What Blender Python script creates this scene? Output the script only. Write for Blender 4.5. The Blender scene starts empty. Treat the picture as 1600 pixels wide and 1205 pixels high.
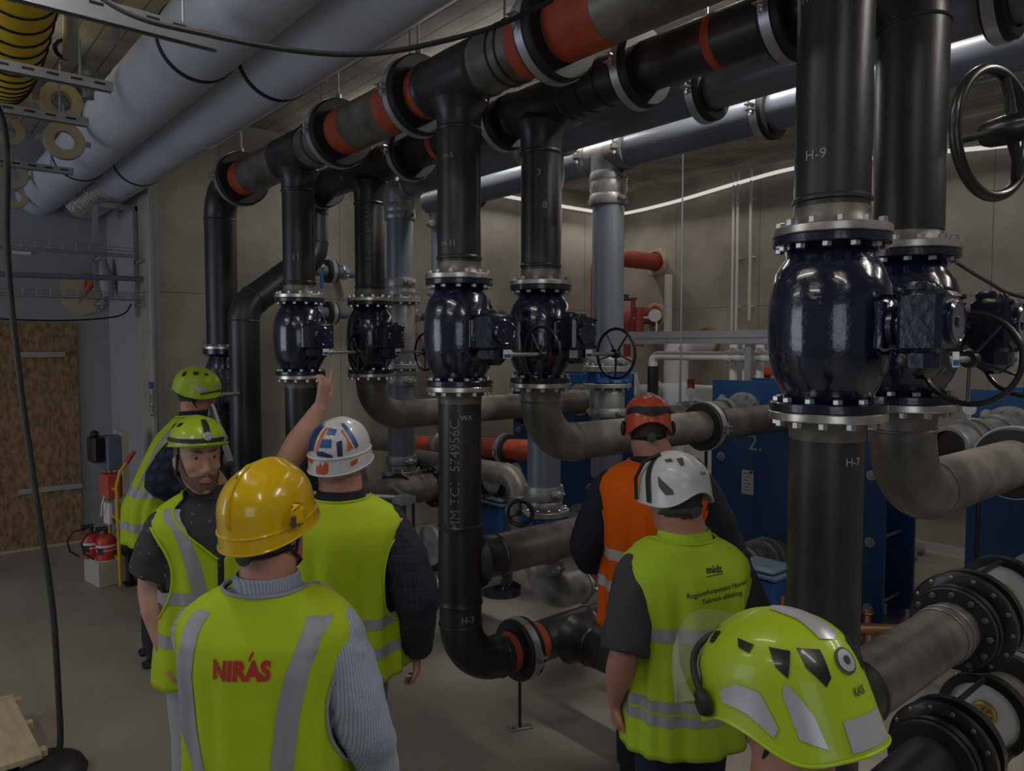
import bpy, math, random
from mathutils import Vector, Matrix, noise
from mathutils.geometry import delaunay_2d_cdt
random.seed(7)
SC = bpy.context.scene
COL = SC.collection
PI = math.pi
# ---------------------------------------------------------------- camera
cd = bpy.data.cameras.new('camera'); cam = bpy.data.objects.new('camera', cd); COL.objects.link(cam)
cd.sensor_width = 36; cd.lens = 36*1156/1600; cd.clip_start = .05
cam.location = (0, 0, 2.1); cam.rotation_euler = (math.radians(87), 0, math.radians(49.7))
SC.camera = cam
# ---------------------------------------------------------------- exposure, world
vs = SC.view_settings
vs.view_transform = 'Standard'; vs.look = 'None'; vs.gamma = 1; vs.use_curve_mapping = False
vs.exposure = -1.0
w = bpy.data.worlds.new('world'); SC.world = w; w.use_nodes = True
w.node_tree.nodes['Background'].inputs[0].default_value = (.80, .88, 1, 1)
w.node_tree.nodes['Background'].inputs[1].default_value = .16
# ---------------------------------------------------------------- added ceiling fills, light strips, daylight
def area(name, loc, size, sy, power, rot=(0, 0, 0), col=(1, .95, .87)):
    l = bpy.data.lights.new(name, 'AREA'); l.shape = 'RECTANGLE'; l.size = size; l.size_y = sy
    l.energy = power; l.color = col
    o = bpy.data.objects.new(name, l); COL.objects.link(o); o.location = loc; o.rotation_euler = rot
    return o
FILLS = [(-2.2, .35, 4.0, 1.5), (-5.6, .55, 4.0, 1.5), (1.0, .4, 4.0, 1.5), (-1.2, -2.2, 4.0, 1.5), (-4.6, -2.2, 4.0, 1.5),
           (-2.0, 3.5, 4.05, 1.5), (-4.3, 3.5, 4.05, 1.5), (-6.2, 3.4, 4.05, 1.3), (1.2, 5.2, 4.05, 1.5), (.9, 3.4, 4.05, 1.5)]
POW = [22, 18, 26, 27, 28, 50, 34, 8, 56, 60]
for (x, y, z, l), p in zip(FILLS, POW):
    area('fill_light', (x, y, z-.06), l, .09, p)
    area('fill_uplight', (x, y, z+.06), l, .09, p*.6, (PI, 0, 0))  # upward fill added to brighten the ceiling
area('strip_light', (-4.2, 7.85, 3.95), 6.0, .06, 24, (math.radians(-25), 0, 0), (1, .94, .85))
area('strip_light', (-7.0, 6.4, 3.9), .06, 2.6, 14, (0, math.radians(-20), 0), (1, .94, .85))
# daylight falling in through the open gate behind the photographer
area('gate_daylight', (-6.5, -5.6, 2.0), 4.0, 3.2, 150, (math.radians(88), 0, math.radians(-5)), (.78, .87, 1))
area('gate_daylight', (4.2, -3.2, 2.2), 3.0, 2.8, 60, (math.radians(88), 0, math.radians(52)), (.85, .92, 1))

# ================================================================ materials
def mat(name, col, rough=.6, metal=0, spec=.5, bump=0, bscale=40, var=0, vscale=4, col2=None, coat=0, alpha=1, trans=0, emis=0, stretch=(1, 1, 1)):
    m = bpy.data.materials.new(name); m.use_nodes = True
    nt = m.node_tree; b = nt.nodes['Principled BSDF']
    b.inputs['Base Color'].default_value = (*col, 1); b.inputs['Roughness'].default_value = rough
    b.inputs['Metallic'].default_value = metal; b.inputs['Specular IOR Level'].default_value = spec
    b.inputs['Coat Weight'].default_value = coat; b.inputs['Coat Roughness'].default_value = .08
    b.inputs['Transmission Weight'].default_value = trans
    b.inputs['Alpha'].default_value = alpha
    if emis:
        b.inputs['Emission Color'].default_value = (*col, 1); b.inputs['Emission Strength'].default_value = emis
    if bump or var or col2:
        tc = nt.nodes.new('ShaderNodeTexCoord'); mp = nt.nodes.new('ShaderNodeMapping'); mp.inputs['Scale'].default_value = stretch
        nt.links.new(tc.outputs['Object'], mp.inputs[0])
    if var or col2:
        n = nt.nodes.new('ShaderNodeTexNoise'); n.inputs['Scale'].default_value = vscale; n.inputs['Detail'].default_value = 7
        nt.links.new(mp.outputs[0], n.inputs['Vector'])
        r = nt.nodes.new('ShaderNodeValToRGB'); r.color_ramp.elements[0].position = .34; r.color_ramp.elements[1].position = .66
        c2 = col2 or tuple(min(1, c*(1+var)) for c in col)
        c1 = col if col2 else tuple(c*(1-var) for c in col)
        r.color_ramp.elements[0].color = (*c1, 1); r.color_ramp.elements[1].color = (*c2, 1)
        nt.links.new(n.outputs[0], r.inputs[0]); nt.links.new(r.outputs[0], b.inputs['Base Color'])
    if bump:
        n = nt.nodes.new('ShaderNodeTexNoise'); n.inputs['Scale'].default_value = bscale; n.inputs['Detail'].default_value = 4
        nt.links.new(mp.outputs[0], n.inputs['Vector'])
        bp = nt.nodes.new('ShaderNodeBump'); bp.inputs['Strength'].default_value = bump; bp.inputs['Distance'].default_value = .01
        nt.links.new(n.outputs[0], bp.inputs['Height']); nt.links.new(bp.outputs[0], b.inputs['Normal'])
    return m

def lines_mat(name, base, line, axis_scale, width=.03, var=.15, rough=.8, vscale=2.5, rows=True, planks=None):
    """concrete or boards: noise colour crossed by thin joints; axis_scale = cells per metre along x,y,z (0 = none)"""
    m = mat(name, base, rough, var=var, vscale=vscale, bump=.25, bscale=30)
    nt = m.node_tree; b = nt.nodes['Principled BSDF']
    src = b.inputs['Base Color'].links[0].from_socket
    tc = nt.nodes.new('ShaderNodeTexCoord'); sp = nt.nodes.new('ShaderNodeSeparateXYZ'); nt.links.new(tc.outputs['Object'], sp.inputs[0])
    def math_(op, a, bb=None):
        n = nt.nodes.new('ShaderNodeMath'); n.operation = op
        for i, v in enumerate((a, bb)):
            if v is None: continue
            if isinstance(v, (int, float)): n.inputs[i].default_value = v
            else: nt.links.new(v, n.inputs[i])
        return n.outputs[0]
    tot = None
    for i, s in enumerate(axis_scale):
        if not s: continue
        fr = math_('FRACT', math_('MULTIPLY', sp.outputs[i], s))
        ln = math_('LESS_THAN', fr, width*s)
        tot = ln if tot is None else math_('MAXIMUM', tot, ln)
        if planks is not None and i == planks:
            fl = math_('FLOOR', math_('MULTIPLY', sp.outputs[i], s))
            wn = nt.nodes.new('ShaderNodeTexWhiteNoise'); wn.noise_dimensions = '1D'; nt.links.new(fl, wn.inputs['W'])
            hs = nt.nodes.new('ShaderNodeHueSaturation'); nt.links.new(src, hs.inputs['Color'])
            nt.links.new(math_('ADD', math_('MULTIPLY', wn.outputs[0], .5), .75), hs.inputs['Value']); src = hs.outputs[0]
    mx = nt.nodes.new('ShaderNodeMix'); mx.data_type = 'RGBA'
    nt.links.new(tot, mx.inputs[0]); nt.links.new(src, mx.inputs[6]); mx.inputs[7].default_value = (*line, 1)
    nt.links.new(mx.outputs[2], b.inputs['Base Color'])
    return m

def check_mat(name, base, a, b2, sx, sz, wx=.25, wz=.25, rough=.9, diag=False):
    """woven checks / stripes from the object's own coordinates"""
    m = mat(name, base, rough, bump=.3, bscale=120)
    nt = m.node_tree; b = nt.nodes['Principled BSDF']
    tc = nt.nodes.new('ShaderNodeTexCoord'); sp = nt.nodes.new('ShaderNodeSeparateXYZ'); nt.links.new(tc.outputs['Object'], sp.inputs[0])
    def M_(op, x, y=None):
        n = nt.nodes.new('ShaderNodeMath'); n.operation = op
        for i, v in enumerate((x, y)):
            if v is None: continue
            if isinstance(v, (int, float)): n.inputs[i].default_value = v
            else: nt.links.new(v, n.inputs[i])
        return n.outputs[0]
    hx = M_('ADD', sp.outputs[0], sp.outputs[1])
    col = None
    cur = b.inputs['Base Color'].default_value[:3]
    out = None
    for coord, s, wd, c in ((hx, sx, wx, a), (sp.outputs[2], sz, wz, b2)):
        if not s: continue
        f = M_('LESS_THAN', M_('FRACT', M_('MULTIPLY', coord, s)), wd)
        mx = nt.nodes.new('ShaderNodeMix'); mx.data_type = 'RGBA'
        nt.links.new(f, mx.inputs[0])
        if out is None: mx.inputs[6].default_value = (*base, 1)
        else: nt.links.new(out, mx.inputs[6])
        mx.inputs[7].default_value = (*c, 1)
        out = mx.outputs[2]
    nt.links.new(out, b.inputs['Base Color'])
    return m

MT = {}
def D(k, *a, **kw): MT[k] = mat(k, *a, **kw)
D('steel', (.040, .039, .043), .36, .3, var=.35, vscale=5, bump=.05, bscale=60, stretch=(1, 1, .5))
D('steel_raw', (.165, .15, .135), .42, .35, var=.4, vscale=6, bump=.05)
D('primer', (.42, .065, .025), .6, var=.2, vscale=12)
D('primer_red', (.30, .045, .03), .5, var=.15, vscale=3)
D('grey_pipe', (.155, .175, .22), .36, .1, var=.08, vscale=3)
D('pvc_grey', (.24, .25, .27), .5)
D('galv', (.36, .37, .40), .42, .6, var=.10, vscale=5)
D('cast_grey', (.30, .30, .30), .42, .5, var=.25, vscale=10, bump=.15)
D('zinc', (.62, .58, .52), .28, .85, var=.25, vscale=18)
D('bolt', (.55, .54, .53), .3, .9)
D('brass', (.55, .36, .12), .35, .8)
D('copper', (.50, .27, .17), .35, .7)
D('blue', (.007, .011, .036), .16, .0, coat=1, bump=.22, bscale=45)
D('blue_dark', (.009, .012, .03), .25, coat=.6, bump=.2, bscale=50)
D('blue_hx', (.004, .045, .15), .45)
D('blue_bright', (.015, .075, .26), .45)
D('black', (.012, .012, .013), .35, coat=.3)
D('rubber', (.012, .012, .014), .55)
D('duct', (.50, .545, .66), .55, var=.05, vscale=2)
D('foil', (.55, .55, .56), .25, .9, bump=1.0, bscale=35)
D('band', (.50, .52, .58), .35, .7)
D('cable', (.02, .02, .022), .5)
D('chalk', (.34, .34, .33), .9)
D('paint_mark', (.16, .16, .18), .8)
D('white', (.70, .70, .68), .6)
D('white_gloss', (.78, .78, .80), .3)
D('yellow_hose', (.80, .55, .02), .6, bump=.5, bscale=12)
D('foam_ring', (.50, .42, .28), .8, bump=.4, bscale=60)
D('osb', (.17, .10, .045), .8, col2=(.40, .25, .13), vscale=26, stretch=(1, 1, .55), bump=.4)
D('pine', (.52, .42, .28), .7, var=.12, vscale=6, stretch=(1, 6, 1))
D('paint_grey', (.36, .36, .37), .7, var=.06, vscale=2)
D('box_blue', (.11, .16, .22), .5)
D('red', (.50, .035, .02), .35)
D('red_panel', (.55, .09, .06), .5)
D('cabinet', (.50, .46, .40), .5)
D('tyre', (.02, .02, .02), .8)
D('truck_yellow', (.65, .40, .01), .45)
D('hivis', (.43, .57, .018), .7, bump=.3, bscale=14, spec=.2)
D('hivis_lime', (.40, .58, .03), .75, bump=.35, bscale=12, spec=.2)
D('hivis_mesh', (.24, .34, .02), .85, bump=.5, bscale=160)
D('hivis_orange', (.85, .14, .005), .75, bump=.3, bscale=14, spec=.2)
D('reflect', (.33, .33, .38), .45, .1, bump=.2, bscale=20)
D('reflect_light', (.55, .55, .55), .45, .1)
D('helmet_yellow', (.75, .48, .0), .22, coat=.7)
D('helmet_lime', (.38, .53, .008), .4, coat=.3)
D('helmet_white', (.60, .61, .64), .35, coat=.4)
D('helmet_red', (.55, .07, .03), .35, coat=.4)
D('sticker', (.50, .50, .54), .3, .3)
D('decal_blue', (.02, .09, .33), .4)
D('decal_navy', (.015, .035, .11), .4)
D('decal_orange', (.62, .13, .04), .4)
D('decal_red', (.55, .08, .03), .4)
D('logo_red', (.42, .025, .02), .6)
D('logo_dark', (.02, .03, .03), .7)
D('skin', (.46, .22, .16), .55, var=.12, vscale=14, bump=.1, bscale=80)
D('skin_pale', (.50, .27, .20), .55, var=.12, vscale=14, bump=.1, bscale=80)
D('hair_grey', (.13, .12, .105), .85, bump=.8, bscale=150, stretch=(1, 1, .2))
D('hair_brown', (.07, .05, .035), .85, bump=.8, bscale=150, stretch=(1, 1, .2))
D('beard', (.19, .11, .08), .9, bump=.8, bscale=150)
D('eye', (.22, .19, .18), .3)
D('iris', (.03, .035, .04), .2)
D('lip', (.38, .15, .12), .5)
D('trouser_black', (.022, .022, .026), .9, bump=.3, bscale=30)
D('trouser_navy', (.018, .022, .05), .9, bump=.3, bscale=30)
D('trouser_light', (.38, .40, .42), .85, bump=.3, bscale=30)
D('jeans', (.12, .20, .30), .85, bump=.4, bscale=60)
D('navy', (.012, .014, .028), .9, bump=.3, bscale=25)
D('tee_grey', (.045, .045, .055), .9, bump=.3, bscale=25)
D('strap', (.015, .015, .017), .6)
D('grey_strap', (.06, .065, .07), .6)
D('glass', (.85, .88, .9), .05, trans=0, alpha=.22)
D('plastic_sheet', (.62, .66, .74), .3, alpha=.8, bump=1, bscale=9)
D('led', (.95, .93, .88), .5, emis=1.15)
D('paper', (.50, .49, .47), .7)
D('tape_yellow', (.60, .68, .02), .5)
D('shoe', (.02, .018, .018), .7)
MT['shirt_fleck'] = mat('shirt_fleck', (.055, .055, .065), .9, col2=(.055, .055, .065), bump=.3, bscale=40)
MT['plaid_blue'] = check_mat('plaid_blue', (.018, .03, .075), (.008, .012, .028), (.008, .010, .022), 13, 16, .45, .45)
MT['plaid_dark'] = check_mat('plaid_dark', (.014, .016, .030), (.030, .031, .055), (.030, .031, .055), 46, 46, .14, .14)
MT['stripe_shirt'] = check_mat('stripe_shirt', (.36, .41, .50), (.24, .29, .40), (.3, .3, .3), 95, 0, .4)
MT['wall_concrete'] = lines_mat('wall_concrete', (.34, .315, .27), (.20, .185, .16), (.8, .8, .385), .012, var=.22, vscale=1.6)
MT['ceiling_boards'] = lines_mat('ceiling_boards', (.33, .31, .27), (.16, .15, .13), (0, 7.5, 0), .012, var=.3, vscale=3, planks=1)
MT['white_wall'] = mat('white_wall', (.34, .34, .36), .8, var=.08, vscale=1.3)
def floor_mat():
    m = mat('floor_concrete', (.27, .245, .21), .48, col2=(.39, .36, .31), vscale=.8, bump=.05, bscale=8)
    nt = m.node_tree; b = nt.nodes['Principled BSDF']
    n = nt.nodes.new('ShaderNodeTexNoise'); n.inputs['Scale'].default_value = 2.2; n.inputs['Detail'].default_value = 6
    mr = nt.nodes.new('ShaderNodeMapRange'); mr.inputs[3].default_value = .32; mr.inputs[4].default_value = .62
    nt.links.new(n.outputs[0], mr.inputs[0]); nt.links.new(mr.outputs[0], b.inputs['Roughness'])
    return m
MT['floor'] = floor_mat()
def fleck():
    m = MT['shirt_fleck']; nt = m.node_tree; b = nt.nodes['Principled BSDF']
    tc = nt.nodes.new('ShaderNodeTexCoord'); v = nt.nodes.new('ShaderNodeTexVoronoi'); v.inputs['Scale'].default_value = 34; v.inputs['Randomness'].default_value = .35
    nt.links.new(tc.outputs['Object'], v.inputs['Vector'])
    r = nt.nodes.new('ShaderNodeValToRGB'); r.color_ramp.interpolation = 'CONSTANT'
    r.color_ramp.elements[0].color = (.17, .17, .19, 1); r.color_ramp.elements[1].position = .17; r.color_ramp.elements[1].color = (.045, .045, .052, 1)
    nt.links.new(v.outputs['Distance'], r.inputs[0]); nt.links.new(r.outputs[0], b.inputs['Base Color'])
fleck()

# ================================================================ mesh helpers
def basis(ax):
    a = Vector(ax).normalized()
    u = a.cross(Vector((0, 0, 1)))
    if u.length < 1e-3: u = Vector((1, 0, 0))
    u.normalize(); v = a.cross(u).normalized()
    return u, v, a

class B:
    def __init__(s): s.v = []; s.f = []; s.mi = []; s.cur = 0
    def add(s, vs_, fs):
        k = len(s.v); s.v += [tuple(p) for p in vs_]
        for f in fs: s.f.append([i+k for i in f]); s.mi.append(s.cur)
        return s
    def loft(s, rings, cap=True, close=False):
        n = len(rings[0]); vs_ = [p for r in rings for p in r]; fs = []
        m = len(rings)
        for i in range(m if close else m-1):
            a = i*n; b = ((i+1) % m)*n
            for j in range(n):
                k = (j+1) % n; fs.append((a+j, a+k, b+k, b+j))
        if cap and not close: fs.append(tuple(range(n-1, -1, -1))); fs.append(tuple((m-1)*n+j for j in range(n)))
        return s.add(vs_, fs)
    def tube(s, pts, r, n=16, cap=True, close=False, twist=None):
        pts = [Vector(p) for p in pts]; m = len(pts)
        rr = r if isinstance(r, (list, tuple)) else [r]*m
        tans = []
        for i in range(m):
            if close: t = pts[(i+1) % m]-pts[i-1]
            elif i == 0: t = pts[1]-pts[0]
            elif i == m-1: t = pts[-1]-pts[-2]
            else: t = (pts[i+1]-pts[i]).normalized()+(pts[i]-pts[i-1]).normalized()
            tans.append(t.normalized())
        u, v, _ = basis(tans[0]); rings = []
        for i in range(m):
            t = tans[i]
            u = (u-t*u.dot(t)).normalized(); v = t.cross(u)
            e = rr[i] if isinstance(rr[i], (tuple, list)) else (rr[i], rr[i])
            rings.append([pts[i]+u*(math.cos(2*PI*j/n)*e[0])+v*(math.sin(2*PI*j/n)*e[1]) for j in range(n)])
        return s.loft(rings, cap, close)
    def lathe(s, prof, o, ax, n=32, cap=True, closed=False):
        """prof: list of (radius, distance along ax)"""
        u, v, a = basis(ax); o = Vector(o)
        rings = [[o+a*h+u*(math.cos(2*PI*j/n)*r)+v*(math.sin(2*PI*j/n)*r) for j in range(n)] for r, h in prof]
        return s.loft(rings, cap, closed)
    def cyl(s, p0, p1, r, n=20, r1=None):
        p0 = Vector(p0); p1 = Vector(p1); d = (p1-p0).length
        return s.lathe([(r, 0), (r if r1 is None else r1, d)], p0, p1-p0, n)
    def box(s, c, sz, rz=0, bev=0, ax=None):
        hx, hy, hz = sz[0]/2, sz[1]/2, sz[2]/2; b = min(bev, hx*.9, hy*.9, hz*.9)
        def sq(x, y, z):
            if b == 0: return [(x, y, z), (-x, y, z), (-x, -y, z), (x, -y, z)]
            return [(x, y-b, z), (x-b, y, z), (-x+b, y, z), (-x, y-b, z), (-x, -y+b, z), (-x+b, -y, z), (x-b, -y, z), (x, -y+b, z)]
        if b: rg = [sq(hx-b, hy-b, -hz), sq(hx, hy, -hz+b), sq(hx, hy, hz-b), sq(hx-b, hy-b, hz)]
        else: rg = [sq(hx, hy, -hz), sq(hx, hy, hz)]
        if isinstance(rz, Matrix): M_ = rz.to_3x3()
        else: M_ = Matrix.Rotation(rz, 3, 'Z')
        c = Vector(c)
        return s.loft([[M_ @ Vector(p)+c for p in r] for r in rg])
    def bolts(s, o, ax, R, cnt, r, h0, h1, a0=0):
        u, v, a = basis(ax); o = Vector(o)
        for k in range(cnt):
            t = a0+2*PI*k/cnt; p = o+(u*math.cos(t)+v*math.sin(t))*R
            s.lathe([(r*.8, h0), (r, h0+.002), (r, h1-.002), (r*.8, h1)], p, a, 6)
        return s
    def prism(s, poly, o, u, v, th):
        o = Vector(o); u = Vector(u).normalized(); v = Vector(v).normalized(); w_ = u.cross(v)*th
        return s.loft([[o+u*x+v*y for x, y in poly], [o+u*x+v*y+w_ for x, y in poly]])
    def torus(s, c, ax, R, r, n=40, m=10, a0=0, a1=2*PI):
        u, v, a = basis(ax); c = Vector(c); full = abs(a1-a0-2*PI) < 1e-6
        k = n if full else n+1
        pts = [c+(u*math.cos(a0+(a1-a0)*i/n)+v*math.sin(a0+(a1-a0)*i/n))*R for i in range(k)]
        return s.tube(pts, r, m, not full, full)
    def out(s, name, m, parent=None, world=True, ang=35, smooth=True):
        me = bpy.data.meshes.new(name); vs_ = s.v
        if parent is not None and world:
            l = parent.location; vs_ = [(x-l.x, y-l.y, z-l.z) for x, y, z in s.v]
        me.from_pydata(vs_, [], s.f)
        ms = m if isinstance(m, (list, tuple)) else [m]
        for q in ms: me.materials.append(MT[q] if isinstance(q, str) else q)
        if len(ms) > 1: me.polygons.foreach_set('material_index', s.mi)
        me.update()
        if smooth:
            me.polygons.foreach_set('use_smooth', [True]*len(me.polygons))
            me.set_sharp_from_angle(angle=math.radians(ang))
        o = bpy.data.objects.new(name, me); COL.objects.link(o)
        if parent is not None: o.parent = parent
        return o

_bolt = {}
def bolt_ring(par, rootloc, o, ax, R, cnt, r, h0, h1, a0=0, m='bolt'):
    """one hexagon bolt object per hole, all sharing a mesh"""
    key = (round(r, 4), round(h1-h0, 4), m)
    u, v, a = basis(ax); o = Vector(o)-Vector(rootloc); rot = Matrix((u, v, -v.cross(u))).transposed().to_4x4() if False else a.to_track_quat('Z', 'Y').to_matrix().to_4x4()
    for k in range(cnt):
        t = a0+2*PI*k/cnt; p = o+(u*math.cos(t)+v*math.sin(t))*R+a*h0
        if key not in _bolt:
            b = B(); h = h1-h0; b.lathe([(r*.8, 0), (r, .002), (r, h-.002), (r*.8, h)], (0, 0, 0), (0, 0, 1), 6); ob = b.out('bolt', m, par, world=False); _bolt[key] = ob.data
        else:
            ob = bpy.data.objects.new('bolt', _bolt[key]); COL.objects.link(ob); ob.parent = par
        ob.matrix_basis = Matrix.Translation(p) @ rot
def thing(name, label, cat, loc=(0, 0, 0), rz=0, group=None):
    o = bpy.data.objects.new(name, None); COL.objects.link(o); o.empty_display_size = .1
    o.location = loc; o.rotation_euler = (0, 0, rz); tag(o, label, cat, group)
    return o
def tag(o, label, cat, group=None):
    o['label'] = label; o['category'] = cat
    if group: o['group'] = group
    return o
def struct(o): o['kind'] = 'structure'; return o
def single(b, name, m, label, cat, group=None, **k):
    return tag(b.out(name, m, **k), label, cat, group)
def dup(root, loc, label, group=None, rz=None):
    r = root.copy(); COL.objects.link(r); r.location = loc; r['label'] = label
    if rz is not None: r.rotation_euler = (0, 0, rz)
    if group: r['group'] = group
    for ch in list(root.children):
        c = ch.copy(); COL.objects.link(c); c.parent = r
        for g in list(ch.children):
            d = g.copy(); COL.objects.link(d); d.parent = c
    return r

def arc3(a, b, c, R, n=12):
    """fillet points at corner b of path a-b-c with bend radius R"""
    a, b, c = Vector(a), Vector(b), Vector(c)
    d1 = (a-b).normalized(); d2 = (c-b).normalized(); ang = d1.angle(d2); t = R/math.tan(ang/2)
    p1 = b+d1*t; p2 = b+d2*t; bis = (d1+d2).normalized(); ce = b+bis*(R/math.sin(ang/2))
    tot = PI-ang; r1 = p1-ce; r2 = p2-ce
    return [ce+(r1*math.sin(tot*(1-k/n))+r2*math.sin(tot*k/n))/math.sin(tot) for k in range(n+1)]

def run(root, pts, r, R, m='steel', names=('pipe_section', 'elbow'), seam=True, m_elbow=None, n=32):
    """welded pipe along a polyline: straight sections and elbows as parts with weld beads"""
    pts = [Vector(p) for p in pts]; cur = pts[0]
    for i in range(1, len(pts)):
        if i < len(pts)-1:
            arc = arc3(pts[i-1], pts[i], pts[i+1], R)
            end = arc[0]
        else: end = pts[-1]; arc = None
        if (end-cur).length > .01:
            b = B(); b.tube([cur, end], r, n); b.out(names[0], m, root)
        if arc:
            b = B(); b.tube(arc, r*1.01, n)
            if seam:
                for p, q in ((arc[0], arc[1]), (arc[-1], arc[-2])):
                    b.torus(p, q-p, r*1.005, .006, n, 6)
            b.out(names[1], m_elbow or m, root); cur = arc[-1]

def text2d(s, size=1, bold=0):
    cu = bpy.data.curves.new('tmp', 'FONT'); cu.body = s; cu.size = size; cu.align_x = 'CENTER'; cu.align_y = 'CENTER'; cu.resolution_u = 3; cu.offset = bold
    ob = bpy.data.objects.new('tmp', cu); COL.objects.link(ob)
    me = ob.to_mesh(); V = [(v.co.x, v.co.y) for v in me.vertices]; Fc = [tuple(p.vertices) for p in me.polygons]
    ob.to_mesh_clear(); bpy.data.objects.remove(ob); bpy.data.curves.remove(cu)
    return V, Fc
def decal(name, s, size, fn, m, parent, world=True, bold=0):
    V, Fc = text2d(s, size, bold); b = B(); b.add([fn(x, y) for x, y in V], Fc)
    return b.out(name, m, parent, world, smooth=False)
def on_pipe(cx, cy, r, ang, z, vert=False):
    """map flat letters onto an upright pipe; ang = bearing of the letters, radians"""
    def f(x, y):
        if vert: x, y = -y, x
        a = ang+x/r
        return (cx+math.cos(a)*(r+.0015), cy+math.sin(a)*(r+.0015), z+y)
    return f

def in_poly(x, y, P):
    c = False; j = len(P)-1
    for i in range(len(P)):
        xi, yi = P[i]; xj, yj = P[j]
        if (yi > y) != (yj > y) and x < (xj-xi)*(y-yi)/(yj-yi)+xi: c = not c
        j = i
    return c
def densify(P, st):
    o = []
    for i in range(len(P)):
        a = P[i]; b = P[(i+1) % len(P)]; L = math.hypot(b[0]-a[0], b[1]-a[1]); k = max(1, int(L/st+.5))
        for q in range(k): o.append((a[0]+(b[0]-a[0])*q/k, a[1]+(b[1]-a[1])*q/k))
    return o
def patch(b, poly, fn, st, holes=(), asp=1.0):
    """fill a 2D region with small triangles and lay it on the surface fn(u, v); asp scales v"""
    S = lambda P: [(x, y*asp) for x, y in P]
    loops = [densify(S(poly), st)]+[densify(S(h), st) for h in holes]
    V = []; E = []
    for L in loops:
        k = len(V); V += [Vector(p) for p in L]; E += [(k+i, k+(i+1) % len(L)) for i in range(len(L))]
    xs = [p[0] for p in loops[0]]; ys = [p[1] for p in loops[0]]
    nx = int((max(xs)-min(xs))/st)+1; ny = int((max(ys)-min(ys))/st)+1
    for i in range(nx+1):
        for j in range(ny+1):
            x = min(xs)+(i+.5*(j % 2))*st; y = min(ys)+j*st
            if in_poly(x, y, loops[0]) and not any(in_poly(x, y, h) for h in loops[1:]):
                if all(abs(x-p.x)+abs(y-p.y) > st*.45 for p in V[:sum(len(L) for L in loops)]): V.append(Vector((x, y)))
    r = delaunay_2d_cdt(V, E, [], 1 if not holes else 0, 1e-6)
    vo, fo = r[0], r[2]; keep = []
    for f in fo:
        cx = sum(vo[i].x for i in f)/len(f); cy = sum(vo[i].y for i in f)/len(f)
        if in_poly(cx, cy, loops[0]) and not any(in_poly(cx, cy, h) for h in loops[1:]): keep.append(tuple(f))
    b.add([fn(p.x, p.y/asp) for p in vo], keep)
def solid(o, t, off=-1):
    m = o.modifiers.new('thickness', 'SOLIDIFY'); m.thickness = t; m.offset = off; return o
# ================================================================ the room
def slab(name, c, sz, m):
    b = B(); b.box(c, sz); o = b.out(name, m); return struct(o)
slab('floor', (-2, 1, -.1), (16, 16, .2), 'floor')
slab('ceiling', (-2, 1, 4.35), (16, 16, .2), 'ceiling_boards')
slab('wall_back', (-7.43, 5.05, 2.125), (.3, 6.4, 4.25), 'wall_concrete')
slab('wall_right', (-1.4, 8.35, 2.125), (12.4, .3, 4.25), 'wall_concrete')
slab('wall_left', (-9.1, -1.53, 2.125), (.2, 6.9, 4.25), 'white_wall')
slab('wall_side', (-8.36, 1.94, 2.125), (1.57, .12, 4.25), 'white_wall')
b = B(); b.box((-7.25, 1.865, 2.125), (.07, .03, 4.25), 0, .004); b.box((-7.28, 1.90, 2.125), (.02, .09, 4.25)); struct(b.out('trim_1', 'paint_grey'))
b = B(); b.box((-8.985, .2, .02), (.03, 2.9, .04)); struct(b.out('baseboard_left', 'pine'))
b = B(); b.box((-3.0, 8.185, .04), (8.4, .03, .08)); struct(b.out('baseboard_right', 'paint_grey'))

# chipboard hoarding on the left wall
t = thing('chipboard_hoarding', 'brown chipboard sheets boarding up the opening in the white left wall', 'board', (-8.97, .3, 0))
for y0, y1, z0, z1 in ((-1.3, .30, .04, 2.052), (-1.3, 1.30, 2.052, 2.35), (.30, 1.30, .62, 2.052), (.30, 1.30, .04, .62), (1.30, 1.56, .04, 2.35)):
    b = B(); b.box((-8.97, (y0+y1)/2, (z0+z1)/2), (.03, y1-y0-.001, z1-z0-.001)); b.out('chipboard_sheet', 'osb', t)
for z, y0, y1 in ((.62, 1.0, 1.57), (2.02, 1.02, 1.45)):
    b = B(); b.box((-8.94, (y0+y1)/2, z), (.02, y1-y0, .055), 0, .003); b.out('steel_strip', 'paint_grey', t)

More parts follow.
